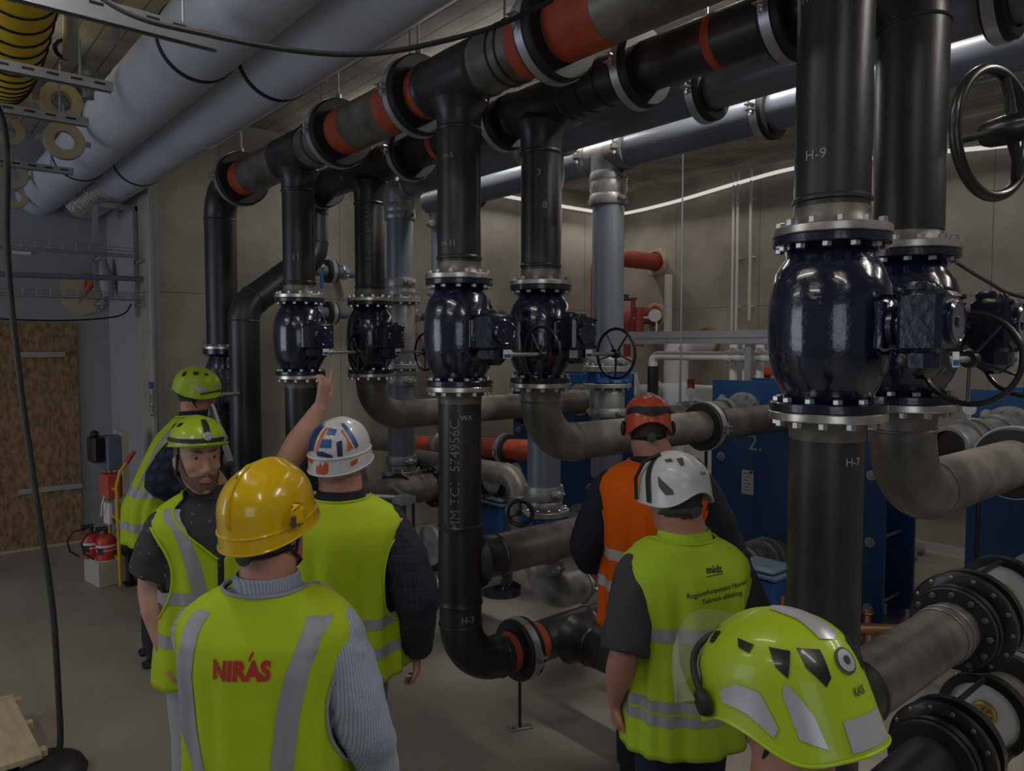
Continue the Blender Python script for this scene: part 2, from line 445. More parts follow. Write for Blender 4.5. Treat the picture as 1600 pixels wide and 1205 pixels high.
# ================================================================ pipe furniture
def flange(b, o, ax, r, R, t, n=40):
    b.lathe([(r, 0), (R-.003, 0), (R, .003), (R, t-.003), (R-.003, t), (r, t)], o, ax, n, True)
def flange_part(root, o, ax, r, R, t, m='zinc', nb=12, name='flange', bolt=.0135):
    b = B(); flange(b, o, ax, r, R, t); f = b.out(name, m, root)
    return f
def clamp(label, p, ax, r, R, w=.105, to='up', group=None, lug=None):
    """insulated pipe clamp: black rubber ring under a zinc steel band, hung on a threaded rod"""
    p = Vector(p); a = Vector(ax).normalized()
    zb = 4.25 if to == 'up' else 0
    t = thing('pipe_clamp', label, 'pipe clamp', p, 0, group)
    b = B(); b.lathe([(r+.001, -w/2), (R-.008, -w/2), (R, -w/2+.008), (R, w/2-.008), (R-.008, w/2), (r+.001, w/2)], p, a, 48, False, True)
    b.out('rubber_ring', 'rubber', t)
    b = B(); b.lathe([(R+.001, -.024), (R+.006, -.024), (R+.006, .02), (R+.001, .02)], p-a*.008, a, 48, False, True)
    b.out('steel_band', 'band', t)
    side = a.cross(Vector((0, 0, 1))).normalized()
    for sg in (-1, 1):
        q = p+side*sg*(R+.022)-a*.008
        b = B(); m_ = Matrix((side, a, Vector((0, 0, 1)))).transposed()
        for dz in (-.014, .014): b.box(q+Vector((0, 0, dz)), (.045, .044, .006), m_)
        b.lathe([(.006, -.045), (.006, .045)], q, (0, 0, 1), 8); b.lathe([(.012, .018), (.012, .03)], q, (0, 0, 1), 6); b.lathe([(.012, -.03), (.012, -.018)], q, (0, 0, 1), 6)
        b.out('lug_bolt', 'bolt', t)
    if to == 'up':
        b = B(); b.cyl(p+Vector((0, 0, R+.005))-a*.008, (p.x-a.x*.008, p.y-a.y*.008, 4.25), .007, 10); b.lathe([(.018, 0), (.018, .03)], p+Vector((0, 0, R+.005)), (0, 0, 1), 6)
        b.box((p.x, p.y, 4.243), (.05, .11, .012)); b.out('threaded_rod', 'galv', t)
    elif to == 'down':
        b = B(); b.cyl(p-Vector((0, 0, R+.005)), (p.x, p.y, .004), .009, 10); b.out('support_rod', 'black', t)
        b = B(); b.box((p.x, p.y, .006), (.14, .05, .012), 1.2, .003); b.bolts((p.x, p.y, .012), (0, 0, 1), .05, 2, .011, 0, .012, 1.2); b.out('foot_plate', 'galv', t)
    return t
def tee(root, p, ax, R, br, r, m='steel', L=.22, H=.26):
    """forged tee: sleeve on the header with a flared branch towards br"""
    p = Vector(p); a = Vector(ax).normalized(); d = Vector(br).normalized()
    b = B()
    b.lathe([(R*1.0, -L-.01), (R+.008, -L), (R+.002, -L+.012), (R*1.03, -L+.03), (R*1.05, 0), (R*1.03, L-.03), (R+.002, L-.012), (R+.008, L), (R, L+.01)], p, a, 40)
    b.lathe([(R*.93, R*.2), (R*.95, R*.55), (r+.035, R*.9), (r+.014, R+.03), (r+.004, R+.06), (r+.001, H-.014), (r+.007, H-.006), (r+.007, H), (r, H+.01)], p, d, 36)
    return b.out('tee_fitting', m, root)
def primer_sleeve(root, p, ax, r, a, c, m='primer'):
    b = B(); b.lathe([(r+.0012, a), (r+.0012, c)], p, ax, 36, False); b.out('primer_patch', m, root)

# ---- the two black headers under the ceiling
HZ = 3.42; R1 = .136; R2 = .115; RR = .108
XS = (-4.86, -3.0, -1.1)
h1 = thing('header_pipe', 'black header pipe with orange primer patches, highest, above the front row of risers', 'pipe', (-3, 2.2, HZ))
run(h1, [(.9, 2.2, HZ), (-6.4, 2.2, HZ), (-6.4, 2.2, 2.12)], .128, .25)
b = B(); b.tube([(.9, 2.2, HZ), (-6.0, 2.2, HZ)], R1, 40); b.out('pipe_section', 'steel_raw', h1)
for x in XS: tee(h1, (x, 2.2, HZ), (1, 0, 0), R1, (0, 0, -1), RR)
for x0, x1 in ((-6.02, -5.68), (-4.42, -4.32), (-4.19, -4.03), (-3.62, -3.41), (-3.29, -3.24), (-2.50, -2.38), (-2.25, -2.0)): primer_sleeve(h1, (x0, 2.2, HZ), (1, 0, 0), R1, 0, x1-x0)
for x in (-2.62, -2.56, -4.5): 
    b = B(); b.torus((x, 2.2, HZ), (1, 0, 0), R1+.001, .007, 40, 6); b.out('weld_seam', 'steel', h1)
flange_part(h1, (-6.4, 2.2, 2.08), (0, 0, 1), RR, .17, .024)
h2 = thing('header_pipe', 'black steel header pipe behind and just below the topmost one, feeding the rear risers', 'pipe', (-3, 2.75, HZ-.02))
run(h2, [(-1.1, 2.75, 2.5), (-1.1, 2.75, HZ-.02), (-5.78, 2.75, HZ-.02), (-5.78, 2.75, 2.86), (-5.66, 2.11, 2.40), (-5.66, 2.11, 0.0)], R2, .2)
for x in XS[:2]: tee(h2, (x, 2.75, HZ-.02), (1, 0, 0), R2, (0, 0, -1), RR)
for x0, x1 in ((-3.96, -3.91), (-1.9, -1.86)): primer_sleeve(h2, (x0, 2.75, HZ-.02), (1, 0, 0), R2, 0, x1-x0)
b = B()
for x in (-2.72, -2.64, -2.52): b.torus((x, 2.75, HZ-.02), (1, 0, 0), R2+.001, .007, 40, 6)
b.out('weld_seam', 'steel', h2)
for x, s in ((-5.887, 'at the far elbow of the front header'), (-4.252, 'on the front header beyond its farthest tee'), (-3.351, 'on the front header just before the centre tee'), (-2.311, 'on the front header beside the widest red patch')):
    clamp('black clamp with zinc band '+s, (x, 2.2, HZ), (1, 0, 0), R1, .205, group='insulated clamps of the black headers')
for x, s in ((-5.598, 'at the far elbow of the rear header'), (-4.29, 'on the rear header behind the orange patch'), (-3.299, 'on the rear header left of its centre tee'), (-2.314, 'on the rear header right of its chalk-marked tee'), (-1.56, 'on the rear header close to the nearest big riser')):
    clamp('black clamp with zinc band '+s, (x, 2.75, HZ-.02), (1, 0, 0), R2, .178, group='insulated clamps of the black headers')

# ---- blue valves
def valve(label, x, y, z0=1.905, z1=2.43, gear=True, first=None, m='blue'):
    t = thing('shutoff_valve', label, 'valve', (x, y, z0), 0, 'blue shut-off valves on the black risers')
    zc = (z0+z1)/2; h = (z1-z0)
    b = B(); pr_ = []
    for f, r in ((-.5, .11), (-.46, .112), (-.43, .128), (-.40, .132), (-.37, .139), (-.33, .152), (-.26, .166), (-.15, .175), (0, .178), (.12, .176), (.23, .168), (.30, .156), (.345, .142), (.38, .128), (.43, .124), (.46, .112), (.5, .11)):
        pr_.append((r, f*h))
    b.lathe(pr_, (x, y, zc), (0, 0, 1), 48)
    b.box((x+.165, y, zc-.005), (.05, .13, .17), 0, .02); b.out('valve_body', m, t, ang=50)
    for zf, s in ((z0, 1), (z1, -1)):
        f = B(); flange(f, (x, y, zf), (0, 0, s), .105, .168, .027); ff = f.out('flange', 'blue_dark', t)
        bolt_ring(ff, (x, y, z0), (x, y, zf), (0, 0, s), .146, 12, .014, .027, .043, .13)
    gx, gz = x+.285, zc-.02
    b = B(); b.cyl((x+.17, y, gz+.01), (gx-.05, y, gz+.01), .045, 24); b.cyl((x+.19, y, gz+.01), (x+.205, y, gz+.01), .06, 24); b.out('valve_neck', 'blue_dark', t)
    b = B(); b.box((gx, y, gz+.02), (.115, .17, .17), 0, .014)
    b.box((gx-.005, y-.01, gz-.085), (.10, .13, .10), 0, .03)
    b.box((gx-.02, y-.035, gz+.115), (.06, .05, .03), 0, .008)
    gb = b.out('gearbox', 'blue_dark', t)
    b = B(); b.lathe([(.062, 0), (.062, .010), (.054, .016), (.05, .013), (.018, .013), (.014, .018), (0, .018)], (gx+.057, y+.005, gz+.02), (1, 0, 0), 36, False); b.out('dial_cover', 'blue', gb, world=False).location = (-x, -y, -z0)
    b = B()
    for dy, dz in ((-.07, .09), (.07, .09), (-.07, -.05), (.07, -.05)): b.lathe([(.008, 0), (.008, .008)], (gx+.057, y+dy, gz+.02+dz-.02), (1, 0, 0), 6)
    for dy in (-.005, .045): b.lathe([(.017, 0), (.017, .012), (.012, .02), (0, .022)], (gx, y+dy, gz+.105), (0, 0, 1), 12, False)
    b.bolts((gx-.03, y-.055, gz-.085), (0, -1, 0), .012, 1, .02, .005, .013)
    b.out('screw', 'black', gb, world=False).location = (-x, -y, -z0)
    b = B(); b.box((gx+.060, y+.022, gz-.082), (.002, .046, .042), 0); lb = b.out('name_plate', 'white_gloss', gb, world=False); lb.location = (-x, -y, -z0)
    b = B(); b.box((gx+.0605, y+.022, gz-.091), (.0025, .040, .016), 0); b.out('name_plate', 'blue_bright', gb, world=False).location = (-x, -y, -z0)
    b = B(); b.cyl((gx+.01, y+.055, gz-.085), (gx+.01, y+.085, gz-.085), .02, 16); b.cyl((gx+.01, y+.05, gz-.085), (gx+.01, y+.30, gz-.085), .0105, 12); b.out('shaft', 'galv', t)
    w_ = B(); c = Vector((gx+.01, y+.285, gz-.085)); ax = Vector((0, 1, 0))
    w_.torus(c, ax, .135, .0085, 44, 10); w_.lathe([(.0, -.022), (.024, -.022), (.026, -.015), (.026, .012), (.018, .02), (0, .02)], c, ax, 20)
    for k in range(5):
        a = .35+2*PI*k/5; u, v, _ = basis(ax); d = u*math.cos(a)+v*math.sin(a)
        w_.tube([c+d*.018, c+d*.13], [(.008, .005), (.006, .004)], 8)
    w_.out('handwheel', 'black', t)
    return t
vnear = valve('largest and nearest dark blue barrel valve on the foremost riser, glossy with streaked reflections', -1.1, 2.2)
for x, y, s in ((-1.1, 2.75, 'dark blue barrel valve just behind the nearest one, wheel against the beige wall'),
                (-3.0, 2.2, 'dark blue barrel valve on the centre riser that runs straight down to the floor elbow'),
                (-3.0, 2.75, 'dark blue barrel valve whose riser curves to the right behind the orange vest'),
                (-4.86, 2.2, 'dark blue barrel valve right above the pointing hand'),
                (-4.86, 2.75, 'dark blue barrel valve second from the left, a curved elbow right below it')):
    dup(vnear, (x, y, 1.905), s)

# ---- risers with flanges
def riser(label, x, y, ztop, lower, chalk=()):
    t = thing('riser_pipe', label, 'pipe', (x, y, 2.43), 0, 'black risers above the blue valves')
    b = B(); b.cyl((x, y, 3.16), (x, y, 2.49), RR, 36)
    b.lathe([(RR, 0), (RR+.006, .004), (RR+.006, .012), (RR, .02)], (x, y, 2.53), (0, 0, 1), 36); b.out('pipe_section', 'steel', t)
    b = B(); flange(b, (x, y, 2.431), (0, 0, 1), .1, .170, .026); f = b.out('flange', 'zinc', t); b = B(); b.lathe([(.128, 0), (.115, .015), (RR+.002, .04), (RR+.001, .06)], (x, y, 2.456), (0, 0, 1), 36); b.out('flange_neck', 'steel_raw', t)
    bolt_ring(f, (x, y, 2.43), (x, y, 2.457), (0, 0, 1), .146, 12, .014, 0, .02, .13)
    for (s, sz, dx, z, v) in chalk:
        ang = math.atan2(-y, -x)+dx
        decal('chalk_lettering', s, sz, on_pipe(x, y, RR, ang, z, v), 'chalk', t)
    return t
def lower_pipe(label, x, y, pts, tees=(), chalk=(), R=.25, m='steel'):
    t = thing('lower_pipe', label, 'pipe', (x, y, 1.9), 0, 'black pipes below the blue valves')
    run(t, [(x, y, 1.87)]+pts, RR, R, m)
    b = B(); flange(b, (x, y, 1.904), (0, 0, -1), .1, .170, .026); f = b.out('flange', 'zinc', t); b = B(); b.lathe([(.128, 0), (.115, .015), (RR+.002, .04), (RR+.001, .06)], (x, y, 1.878), (0, 0, -1), 36); b.out('flange_neck', 'steel_raw', t)
    bolt_ring(f, (x, y, 1.9), (x, y, 1.878), (0, 0, -1), .146, 12, .014, 0, .02, .13)
    for p, ax, br, L, H in tees: tee(t, p, ax, RR, br, RR, m, L, H)
    for (s, sz, dx, z, v) in chalk:
        decal('chalk_lettering', s, sz, on_pipe(x, y, RR, math.atan2(-y, -x)+dx, z, v), 'paint_mark' if v else 'chalk', t)
    return t
riser('nearest black riser pipe rising from the largest blue valve to the ceiling', -1.1, 2.2, 3.2, None, [('H-9', .042, -.45, 2.66, False), ('H-5', .036, -.75, 3.12, False)])
riser('black riser pipe bending over at the top right behind the nearest riser', -1.1, 2.75, 2.8, None, [('11', .05, -.2, 3.0, False)])
riser('centre black riser pipe dropping from the front header to the centre valve', -3.0, 2.2, 3.2, None, [('H-5', .035, -.5, 3.02, False), ('H-11', .038, -.5, 2.6, False)])
riser('black riser pipe right of the centre one, brightly lit along its right side', -3.0, 2.75, 3.2, None, [('3', .05, -.1, 3.02, False), ('8', .05, .2, 2.85, False)])
riser('black riser pipe above the valve the hand points at', -4.86, 2.2, 3.2, None, [('11', .06, -.2, 2.7, False)])
riser('black riser pipe with white letters running down it, second from the left', -4.86, 2.75, 3.2, None)
tt = [o for o in COL.objects if o.name.startswith('riser_pipe') and not o.parent][-1]
decal('stencil_text', 'ALUPES C-210619/M ANNA', .055, on_pipe(-4.86, 2.75, RR, math.atan2(-2.75, 4.86)-.1, 2.85, True), 'paint_mark', tt)

def branch(root, x, y0, y1, z, r=RR):
    b = B(); b.tube([(x, y0, z), (x, y1, z)], r, 36); b.torus((x, y1-.13, z), (0, 1, 0), r, .006, 36, 6); b.torus((x, y1-.07, z), (0, 1, 0), r, .006, 36, 6); b.out('pipe_section', 'steel_raw', root)
    b = B(); flange(b, (x, y1, z), (0, 1, 0), .1, .165, .024); f = b.out('flange', 'steel', root)
    bolt_ring(f, root.location, (x, y1, z), (0, -1, 0), .142, 12, .012, 0, .018, 0, 'steel_raw')
ZB = .95; ZL = .45
tA = lower_pipe('centre black pipe below the centre valve, stencilled, ending in a floor-level elbow', -3.0, 2.2, [(-3.0, 2.2, ZL), (-3.0, 3.3, ZL)],
    [((-3.0, 2.2, 1.0), (0, 0, 1), (0, 1, 0), .2, .24), ((-3.0, 2.93, ZL), (0, 1, 0), (1, 0, 0), .2, .24)],
    [('Ø20MM TC1  574956C  /3', .07, -.22, 1.45, True), ('H-3', .045, .35, .74, False), ('WA', .036, .3, 1.75, False), ('H-2', .045, .45, 1.18, False)])
branch(tA, -3.0, 2.42, 3.28, 1.0)
run(tA, [(-2.76, 2.93, ZL), (-2.4, 2.93, ZL)], RR, .2)
primer_sleeve(tA, (-3.0, 2.49, ZL), (0, 1, 0), RR, 0, .04); primer_sleeve(tA, (-3.0, 2.66, ZL), (0, 1, 0), RR+.006, 0, .07)
flange_part(tA, (-3.0, 3.3, ZL), (0, 1, 0), .1, .165, .024, 'cast_grey')
tB = lower_pipe('nearest and widest black pipe below the largest valve, a bright streak down its middle', -1.1, 2.2, [(-1.1, 2.2, ZL), (-1.1, 3.1, ZL)],
    [((-1.1, 2.2, ZB), (0, 0, 1), (0, 1, 0), .2, .24)], [('H-7', .034, .75, 1.76, False)])
branch(tB, -1.1, 2.42, 3.28, ZB)
flange_part(tB, (-1.1, 3.1, ZL), (0, 1, 0), .1, .165, .024, 'steel')
tC = lower_pipe('black pipe below the valve the hand points at, partly behind the raised arm', -4.86, 2.2, [(-4.86, 2.2, .36), (-4.86, 3.5, .36)],
    [((-4.86, 2.2, ZB), (0, 0, 1), (0, 1, 0), .2, .24)])
branch(tC, -4.86, 2.42, 3.28, ZB+.04)
lower_pipe('black pipe curving from under the second valve from the left towards the centre riser', -4.86, 2.75, [(-4.86, 2.75, 1.585), (-4.86, 5.35, 1.585)], m='steel_raw')
lower_pipe('black pipe curving under the valve right of centre and running behind the orange vest', -3.0, 2.75, [(-3.0, 2.75, 1.555), (-3.0, 5.35, 1.555)], m='steel_raw', chalk=())
tD = lower_pipe('large black elbow pipe at the right sweeping to the right edge under the handwheel', -1.1, 2.75, [(-1.1, 2.75, 1.56), (-1.1, 5.35, 1.56)], m='steel_raw')
for x, z, s in ((-4.86, 1.585, 'on the chest-high pipe right of the centre riser'), (-3.0, 1.555, 'on the thick pipe right of the orange helmet'), (-1.1, 1.56, 'cut by the right edge, on the large elbow pipe')):
    clamp('black rubber clamp with zinc band '+s, (x, 4.28 if x != -1.1 else 4.02, z), (0, 1, 0), RR, .165, .1, None, 'insulated clamps on the chest-high pipes')
clamp('floor-level black rubber clamp on a rod, right of the centre floor elbow', (-3.0, 2.6, ZL), (0, 1, 0), RR, .165, .1, 'down', 'floor clamps')

# ---- black strainers and check valves behind the low branches
def spool(label, x, z, y0, disc=True, m='black'):
    t = thing('wafer_valve', label, 'valve', (x, y0, z), 0, 'black wafer valves on the low branches')
    ax = (0, 1, 0); o = (x, y0, z)
    b = B(); b.lathe([(.1, 0), (.168, 0), (.170, .03), (.15, .032), (.15, .07), (.195, .075), (.205, .08), (.205, .105), (.15, .11), (.15, .17), (.198, .175), (.198, .215), (.12, .22)], o, ax, 48); b.out('valve_body', m, t, ang=30)
    bolt_ring(t, (x, y0, z), (x, y0+.08, z), (0, -1, 0), .187, 14, .009, 0, .012, 0, 'cast_grey'); bolt_ring(t, (x, y0, z), (x, y0, z), (0, -1, 0), .146, 8, .014, 0, .014)
    if disc:
        b = B(); b.lathe([(.145, 0), (.185, 0), (.185, .05), (.145, .05)], (x, y0+.56, z), ax, 44, False, True); b.out('end_ring', 'black', t)
        b = B(); b.lathe([(.0, .03), (.146, .03), (.146, .036), (0, .036)], (x, y0+.56, z), ax, 40, False); b.out('white_disc', 'white', t)
        b = B(); b.torus((x, y0+.575, z+.01), ax, .045, .010, 20, 8); b.lathe([(0, 0), (.016, 0), (.016, .03), (0, .03)], (x, y0+.56, z+.01), ax, 12, False)
        for k in range(5):
            a = 2*PI*k/5; b.tube([(x, y0+.575, z+.01), (x+.045*math.cos(a), y0+.575, z+.01+.045*math.sin(a))], .006, 6)
        b.out('brass_impeller', 'brass', t)
        b = B()
        for dx, dz in ((-.12, -.12), (.12, -.12), (0, .165)): b.cyl((x+dx, y0+.2, z+dz), (x+dx, y0+.57, z+dz), .012, 8)
        b.out('tie_bolt', 'black', t)
        b = B(); b.cyl((x, y0+.61, z), (x, y0+.68, z), .15, 36, RR); b.cyl((x, y0+.68, z), (x, 5.0 if x == -1.1 else 4.15, z), RR, 32); b.out('outlet_pipe', 'steel_raw', t)
    return t
spool('large black ringed valve at the right with a white disc and brass wheel', -1.1, ZB, 3.31)
spool('black ringed valve on the low branch right of the centre riser', -3.0, 1.0, 3.31)
spool('black ringed valve behind the white and blue helmet, left of the centre riser', -4.86, ZB+.04, 3.31)
spool('black ringed valve on the floor-level branch behind the grey short sleeve', -3.0, ZL, 3.33, False)
spool('black ringed valve in the lower right corner, its white disc half hidden', -1.1, ZL, 3.13)
clamp('large black rubber clamp with grey band in the lower right corner', (-1.1, 4.05, ZL), (0, 1, 0), RR, .2, .1, None, 'floor clamps')

# ---- grey pipes under the ceiling
def coupling(b, p, ax, r, w=.06):
    p = Vector(p); a = Vector(ax).normalized()
    b.lathe([(r, -w/2), (r+.016, -w/2), (r+.022, -w/4), (r+.022, w/4), (r+.016, w/2), (r, w/2)], p, a, 36)
    u, v, _ = basis(a)
    for s in (-1, 1):
        q = p+u*s*(r+.03); b.box(q, (.05, .05, .05), 0, .012); b.lathe([(.009, -.05), (.009, .05)], q, v, 8); b.lathe([(.015, .03), (.015, .045)], q, v, 6); b.lathe([(.015, -.045), (.015, -.03)], q, v, 6)
def grey_header(label, y, z, x0, x1, tees):
    t = thing('grey_pipe', label, 'pipe', (x0, y, z), 0, 'grey pipes under the ceiling')
    b = B(); b.tube([(x0, y, z), (x1, y, z)], RR, 40); b.out('pipe_section', 'grey_pipe', t)
    for x in tees:
        b = B(); b.lathe([(RR+.004, -.16), (RR+.012, -.15), (RR+.012, .15), (RR+.004, .16)], (x, y, z), (1, 0, 0), 36)
        b.lathe([(RR+.02, .02), (RR+.012, RR+.03), (RR+.012, .2)], (x, y, z), (0, 0, -1), 36)
        coupling(b, (x-.17, y, z), (1, 0, 0), RR); coupling(b, (x+.17, y, z), (1, 0, 0), RR); b.out('tee_fitting', 'cast_grey', t)
    return t
grey_header('smooth grey pipe under the ceiling directly behind the rear black header', 3.25, 3.41, -5.42, .9, (-5.25, -3.51))
grey_header('smooth grey pipe farthest back and lowest under the ceiling', 3.8, 3.40, -5.62, .9, (-3.465,))
for x, y, s in ((-2.291, 3.25, 'on the upper grey pipe above the grey column'), (-.98, 3.25, 'on the grey pipe at the top right corner'), (-2.276, 3.8, 'on the lower grey pipe, just left of the nearest riser'), (-5.0, 3.8, 'on the lower grey pipe left of centre')):
    clamp('black clamp with zinc band '+s, (x, y, 3.40), (1, 0, 0), RR, .15, .09, group='clamps of the grey pipes')
def grey_column(label, x, y, segs, r=RR, z0=0, wafer=None, wheel=None):
    """segs: (z_top, z_bottom, kind)"""
    t = thing('grey_column_pipe', label, 'pipe', (x, y, z0), 0, 'upright grey pipes behind the black risers')
    for a, c, k in segs:
        b = B()
        if k == 'pipe': b.cyl((x, y, a), (x, y, c), r, 36); b.out('pipe_section', 'grey_pipe', t)
        elif k == 'reducer': b.lathe([(r+.012, 0), (r+.018, -.03), (r+.02, -(a-c)*.5), (r+.004, -(a-c))], (x, y, a), (0, 0, 1), 36); b.out('reducer', 'cast_grey', t)
        elif k == 'coupling': coupling(b, (x, y, (a+c)/2), (0, 0, 1), r, a-c); b.out('coupling', 'cast_grey', t)
        elif k == 'cast': b.lathe([(r, 0), (r+.012, -.02), (r+.012, -(a-c)+.02), (r, -(a-c))], (x, y, a), (0, 0, 1), 36); b.out('cast_section', 'cast_grey', t)
        elif k == 'flange':
            flange(b, (x, y, c), (0, 0, 1), r*.9, .165, a-c); f = b.out('flange', 'cast_grey', t)
            bolt_ring(f, (x, y, z0), (x, y, a), (0, 0, 1), .142, 12, .012, 0, .016); bolt_ring(f, (x, y, z0), (x, y, c), (0, 0, -1), .142, 12, .012, 0, .016)
        elif k == 'wafer':
            b.lathe([(.15, 0), (.158, -.01), (.15, -.03), (.15, -(a-c)+.03), (.158, -(a-c)+.01), (.15, -(a-c))], (x, y, a), (0, 0, 1), 36)
            for q in range(10):
                an = 2*PI*q/10; b.box((x+.15*math.cos(an), y+.15*math.sin(an), (a+c)/2), (.03, .03, a-c-.01), an, .006)
            b.out('wafer_valve_body', 'blue_bright', t)
        elif k == 'elbow':
            run(t, [(x, y, a), (x, y, c), (x, y+.34, c+.0)], r*1.02, .2, 'cast_grey', ('pipe_section', 'elbow'), False)
    return t
grey_column('grey upright pipe right behind the second riser from the left, blue wafer valve low down', -5.25, 3.25,
    [(3.26, 3.15, 'reducer'), (3.19, 3.13, 'coupling'), (3.13, 2.64, 'pipe'), (2.66, 2.58, 'coupling'), (2.58, 2.50, 'reducer'), (2.50, 2.46, 'flange'), (2.46, 1.96, 'cast'), (1.96, 1.92, 'flange'), (1.92, 1.84, 'reducer'), (1.86, 1.78, 'coupling'), (1.78, 1.16, 'pipe'), (1.20, 1.12, 'coupling'), (1.13, 1.08, 'cast'), (1.08, 1.045, 'flange'), (1.045, .93, 'wafer'), (.93, .90, 'flange'), (.9, .5, 'pipe'), (.52, .44, 'coupling')])
grey_column('grey upright pipe under the curved pipe right of centre, with blue bolted wafer valve', -3.51, 3.25,
    [(3.26, 3.1, 'reducer'), (3.1, 1.18, 'pipe'), (1.20, 1.11, 'coupling'), (1.11, 1.045, 'cast'), (1.045, 1.01, 'flange'), (1.01, .91, 'wafer'), (.91, .875, 'flange'), (.875, .66, 'pipe'), (.71, .63, 'coupling'), (.64, .46, 'elbow')])
grey_column('tall grey column pipe right of centre with cast couplings at its top', -3.465, 3.8,
    [(3.24, 3.10, 'reducer'), (3.28, 3.21, 'coupling'), (3.13, 3.06, 'coupling'), (3.08, 2.02, 'pipe'), (2.03, 1.97, 'coupling'), (1.97, 1.93, 'flange'), (1.93, 1.85, 'wafer'), (1.85, 1.82, 'flange'), (1.82, 1.62, 'cast'), (1.68, 1.62, 'coupling'), (1.62, 1.2, 'pipe')])
grey_column('thin grey upright pipe in the gap left of the centre riser', -5.546, 3.8,
    [(3.32, 3.2, 'reducer'), (3.22, 3.17, 'coupling'), (3.17, 2.6, 'pipe'), (2.6, 2.55, 'coupling'), (2.55, 2.3, 'pipe')], .034)
t = thing('pipe_spool', 'blue flanged spool lying behind the low grey elbow beside the short sleeve', 'valve', (-3.51, 3.6, .46))
b = B(); coupling(b, (-3.51, 3.62, .46), (0, 1, 0), RR); b.cyl((-3.51, 3.59, .46), (-3.51, 3.8, .46), RR, 32); b.out('coupling', 'cast_grey', t)
b = B(); flange(b, (-3.51, 3.78, .46), (0, 1, 0), .1, .165, .03); b.bolts((-3.51, 3.78, .46), (0, -1, 0), .142, 12, .012, 0, .018); b.out('flange', 'black', t)
b = B(); b.lathe([(.16, 0), (.165, .03), (.15, .05), (.15, .22), (.165, .24), (.16, .27)], (-3.51, 3.82, .46), (0, 1, 0), 36); b.out('valve_body', 'blue_bright', t)
# small hand wheels of the wafer valves
for x, y, z, s in ((-4.86, 2.98+.0, 1.04, 'small black handwheel beside the white and blue helmet'), (-3.44, 2.98, 1.07, 'small black handwheel left of the grey pipe with the blue wafer valve')):
    c = Vector((x, y, z)); wb = B(); ax = (1, -1, 0)
    wb.torus(c, ax, .078, .015, 32, 8); wb.lathe([(0, -.02), (.02, -.02), (.02, .02), (0, .02)], c, ax, 12, False)
    u, v, _ = basis(ax)
    for k in range(3):
        d = u*math.cos(2*PI*k/3+.5)+v*math.sin(2*PI*k/3+.5); wb.tube([c, c+d*.085], .008, 8)
    wb.cyl(c, c+Vector((-.12, .12, 0)), .01, 8)
    single(wb, 'valve_handwheel', 'black', s, 'handwheel')

# ---- heat exchangers
def hx(label, x, y=5.42, z1=1.82, W=1.3, chalk=False, top=()):
    t = thing('heat_exchanger', label, 'heat exchanger', (x, y, 0), 0, 'blue plate heat exchangers')
    b = B(); b.box((x, y+.02, (z1+.08)/2), (W, .04, z1-.08), 0, .004); fp = b.out('front_plate', 'blue_hx', t)
    b = B(); b.box((x, y+.28, (z1+.1)/2), (W*.66, .46, z1-.35)); b.out('plate_pack', 'galv', t)
    b = B(); b.box((x, y+.54, (z1+.08)/2), (W, .04, z1-.08), 0, .004); b.out('rear_plate', 'blue_hx', t)
    b = B(); b.box((x, y+.28, z1-.06), (.05, .5, .07)); b.out('carrying_bar', 'blue_hx', t)
    for dx in (-W/2+.1, W/2-.1):
        for k in range(4):
            z = z1-.16-k*(z1-.35)/3
            b = B(); b.cyl((x+dx, y-.05, z), (x+dx, y+.6, z), .012, 8); b.lathe([(.022, 0), (.022, .03)], (x+dx, y-.035, z), (0, 1, 0), 6); b.lathe([(.036, .03), (.036, .035)], (x+dx, y-.035, z), (0, 1, 0), 20); b.out('tie_rod', 'galv', t)
    for dx in (-.42, .42):
        for z in (z1-.26, .32):
            b = B(); b.lathe([(.10, .0), (.165, .0), (.165, -.024), (.10, -.024)], (x+dx*1.0, y-.0, z), (0, 1, 0), 32, False, True)
            b.bolts((x+dx, y-.024, z), (0, -1, 0), .142, 10, .011, 0, .02); b.lathe([(.1, 0), (.1, -.08)], (x+dx, y, z), (0, 1, 0), 28); b.out('port_flange', 'cast_grey', t)
    b = B()
    for dx in (-W/2+.12, W/2-.12): b.box((x+dx, y+.02, .04), (.1, .14, .08)); b.box((x+dx, y+.54, .04), (.1, .1, .08))
    b.out('foot', 'blue_hx', t)
    return t
hx('blue plate heat exchanger behind the orange vest, left one, mostly hidden', -5.72, W=1.3)
t = hx('blue plate heat exchanger marked 2. in chalk with a white paper label', -3.0, W=1.46)
decal('chalk_number', '2.', .19, lambda a, c: (-3.31+a, 5.417, 1.31+c), 'chalk', t)
b = B(); b.box((-3.37, 5.415, .98), (.11, .004, .2)); lb = b.out('paper_label', 'paper', t)
b = B()
for k in range(6): b.box((-3.38+(.005 if k % 2 else 0), 5.4125, 1.05-k*.027), (.07-(k % 3)*.012, .001, .006))
b.box((-3.34, 5.4125, 1.065), (.03, .001, .016))
b.out('print_lines', 'logo_dark', t)
hx('blue plate heat exchanger at the right edge behind the big elbow pipe', -1.1)
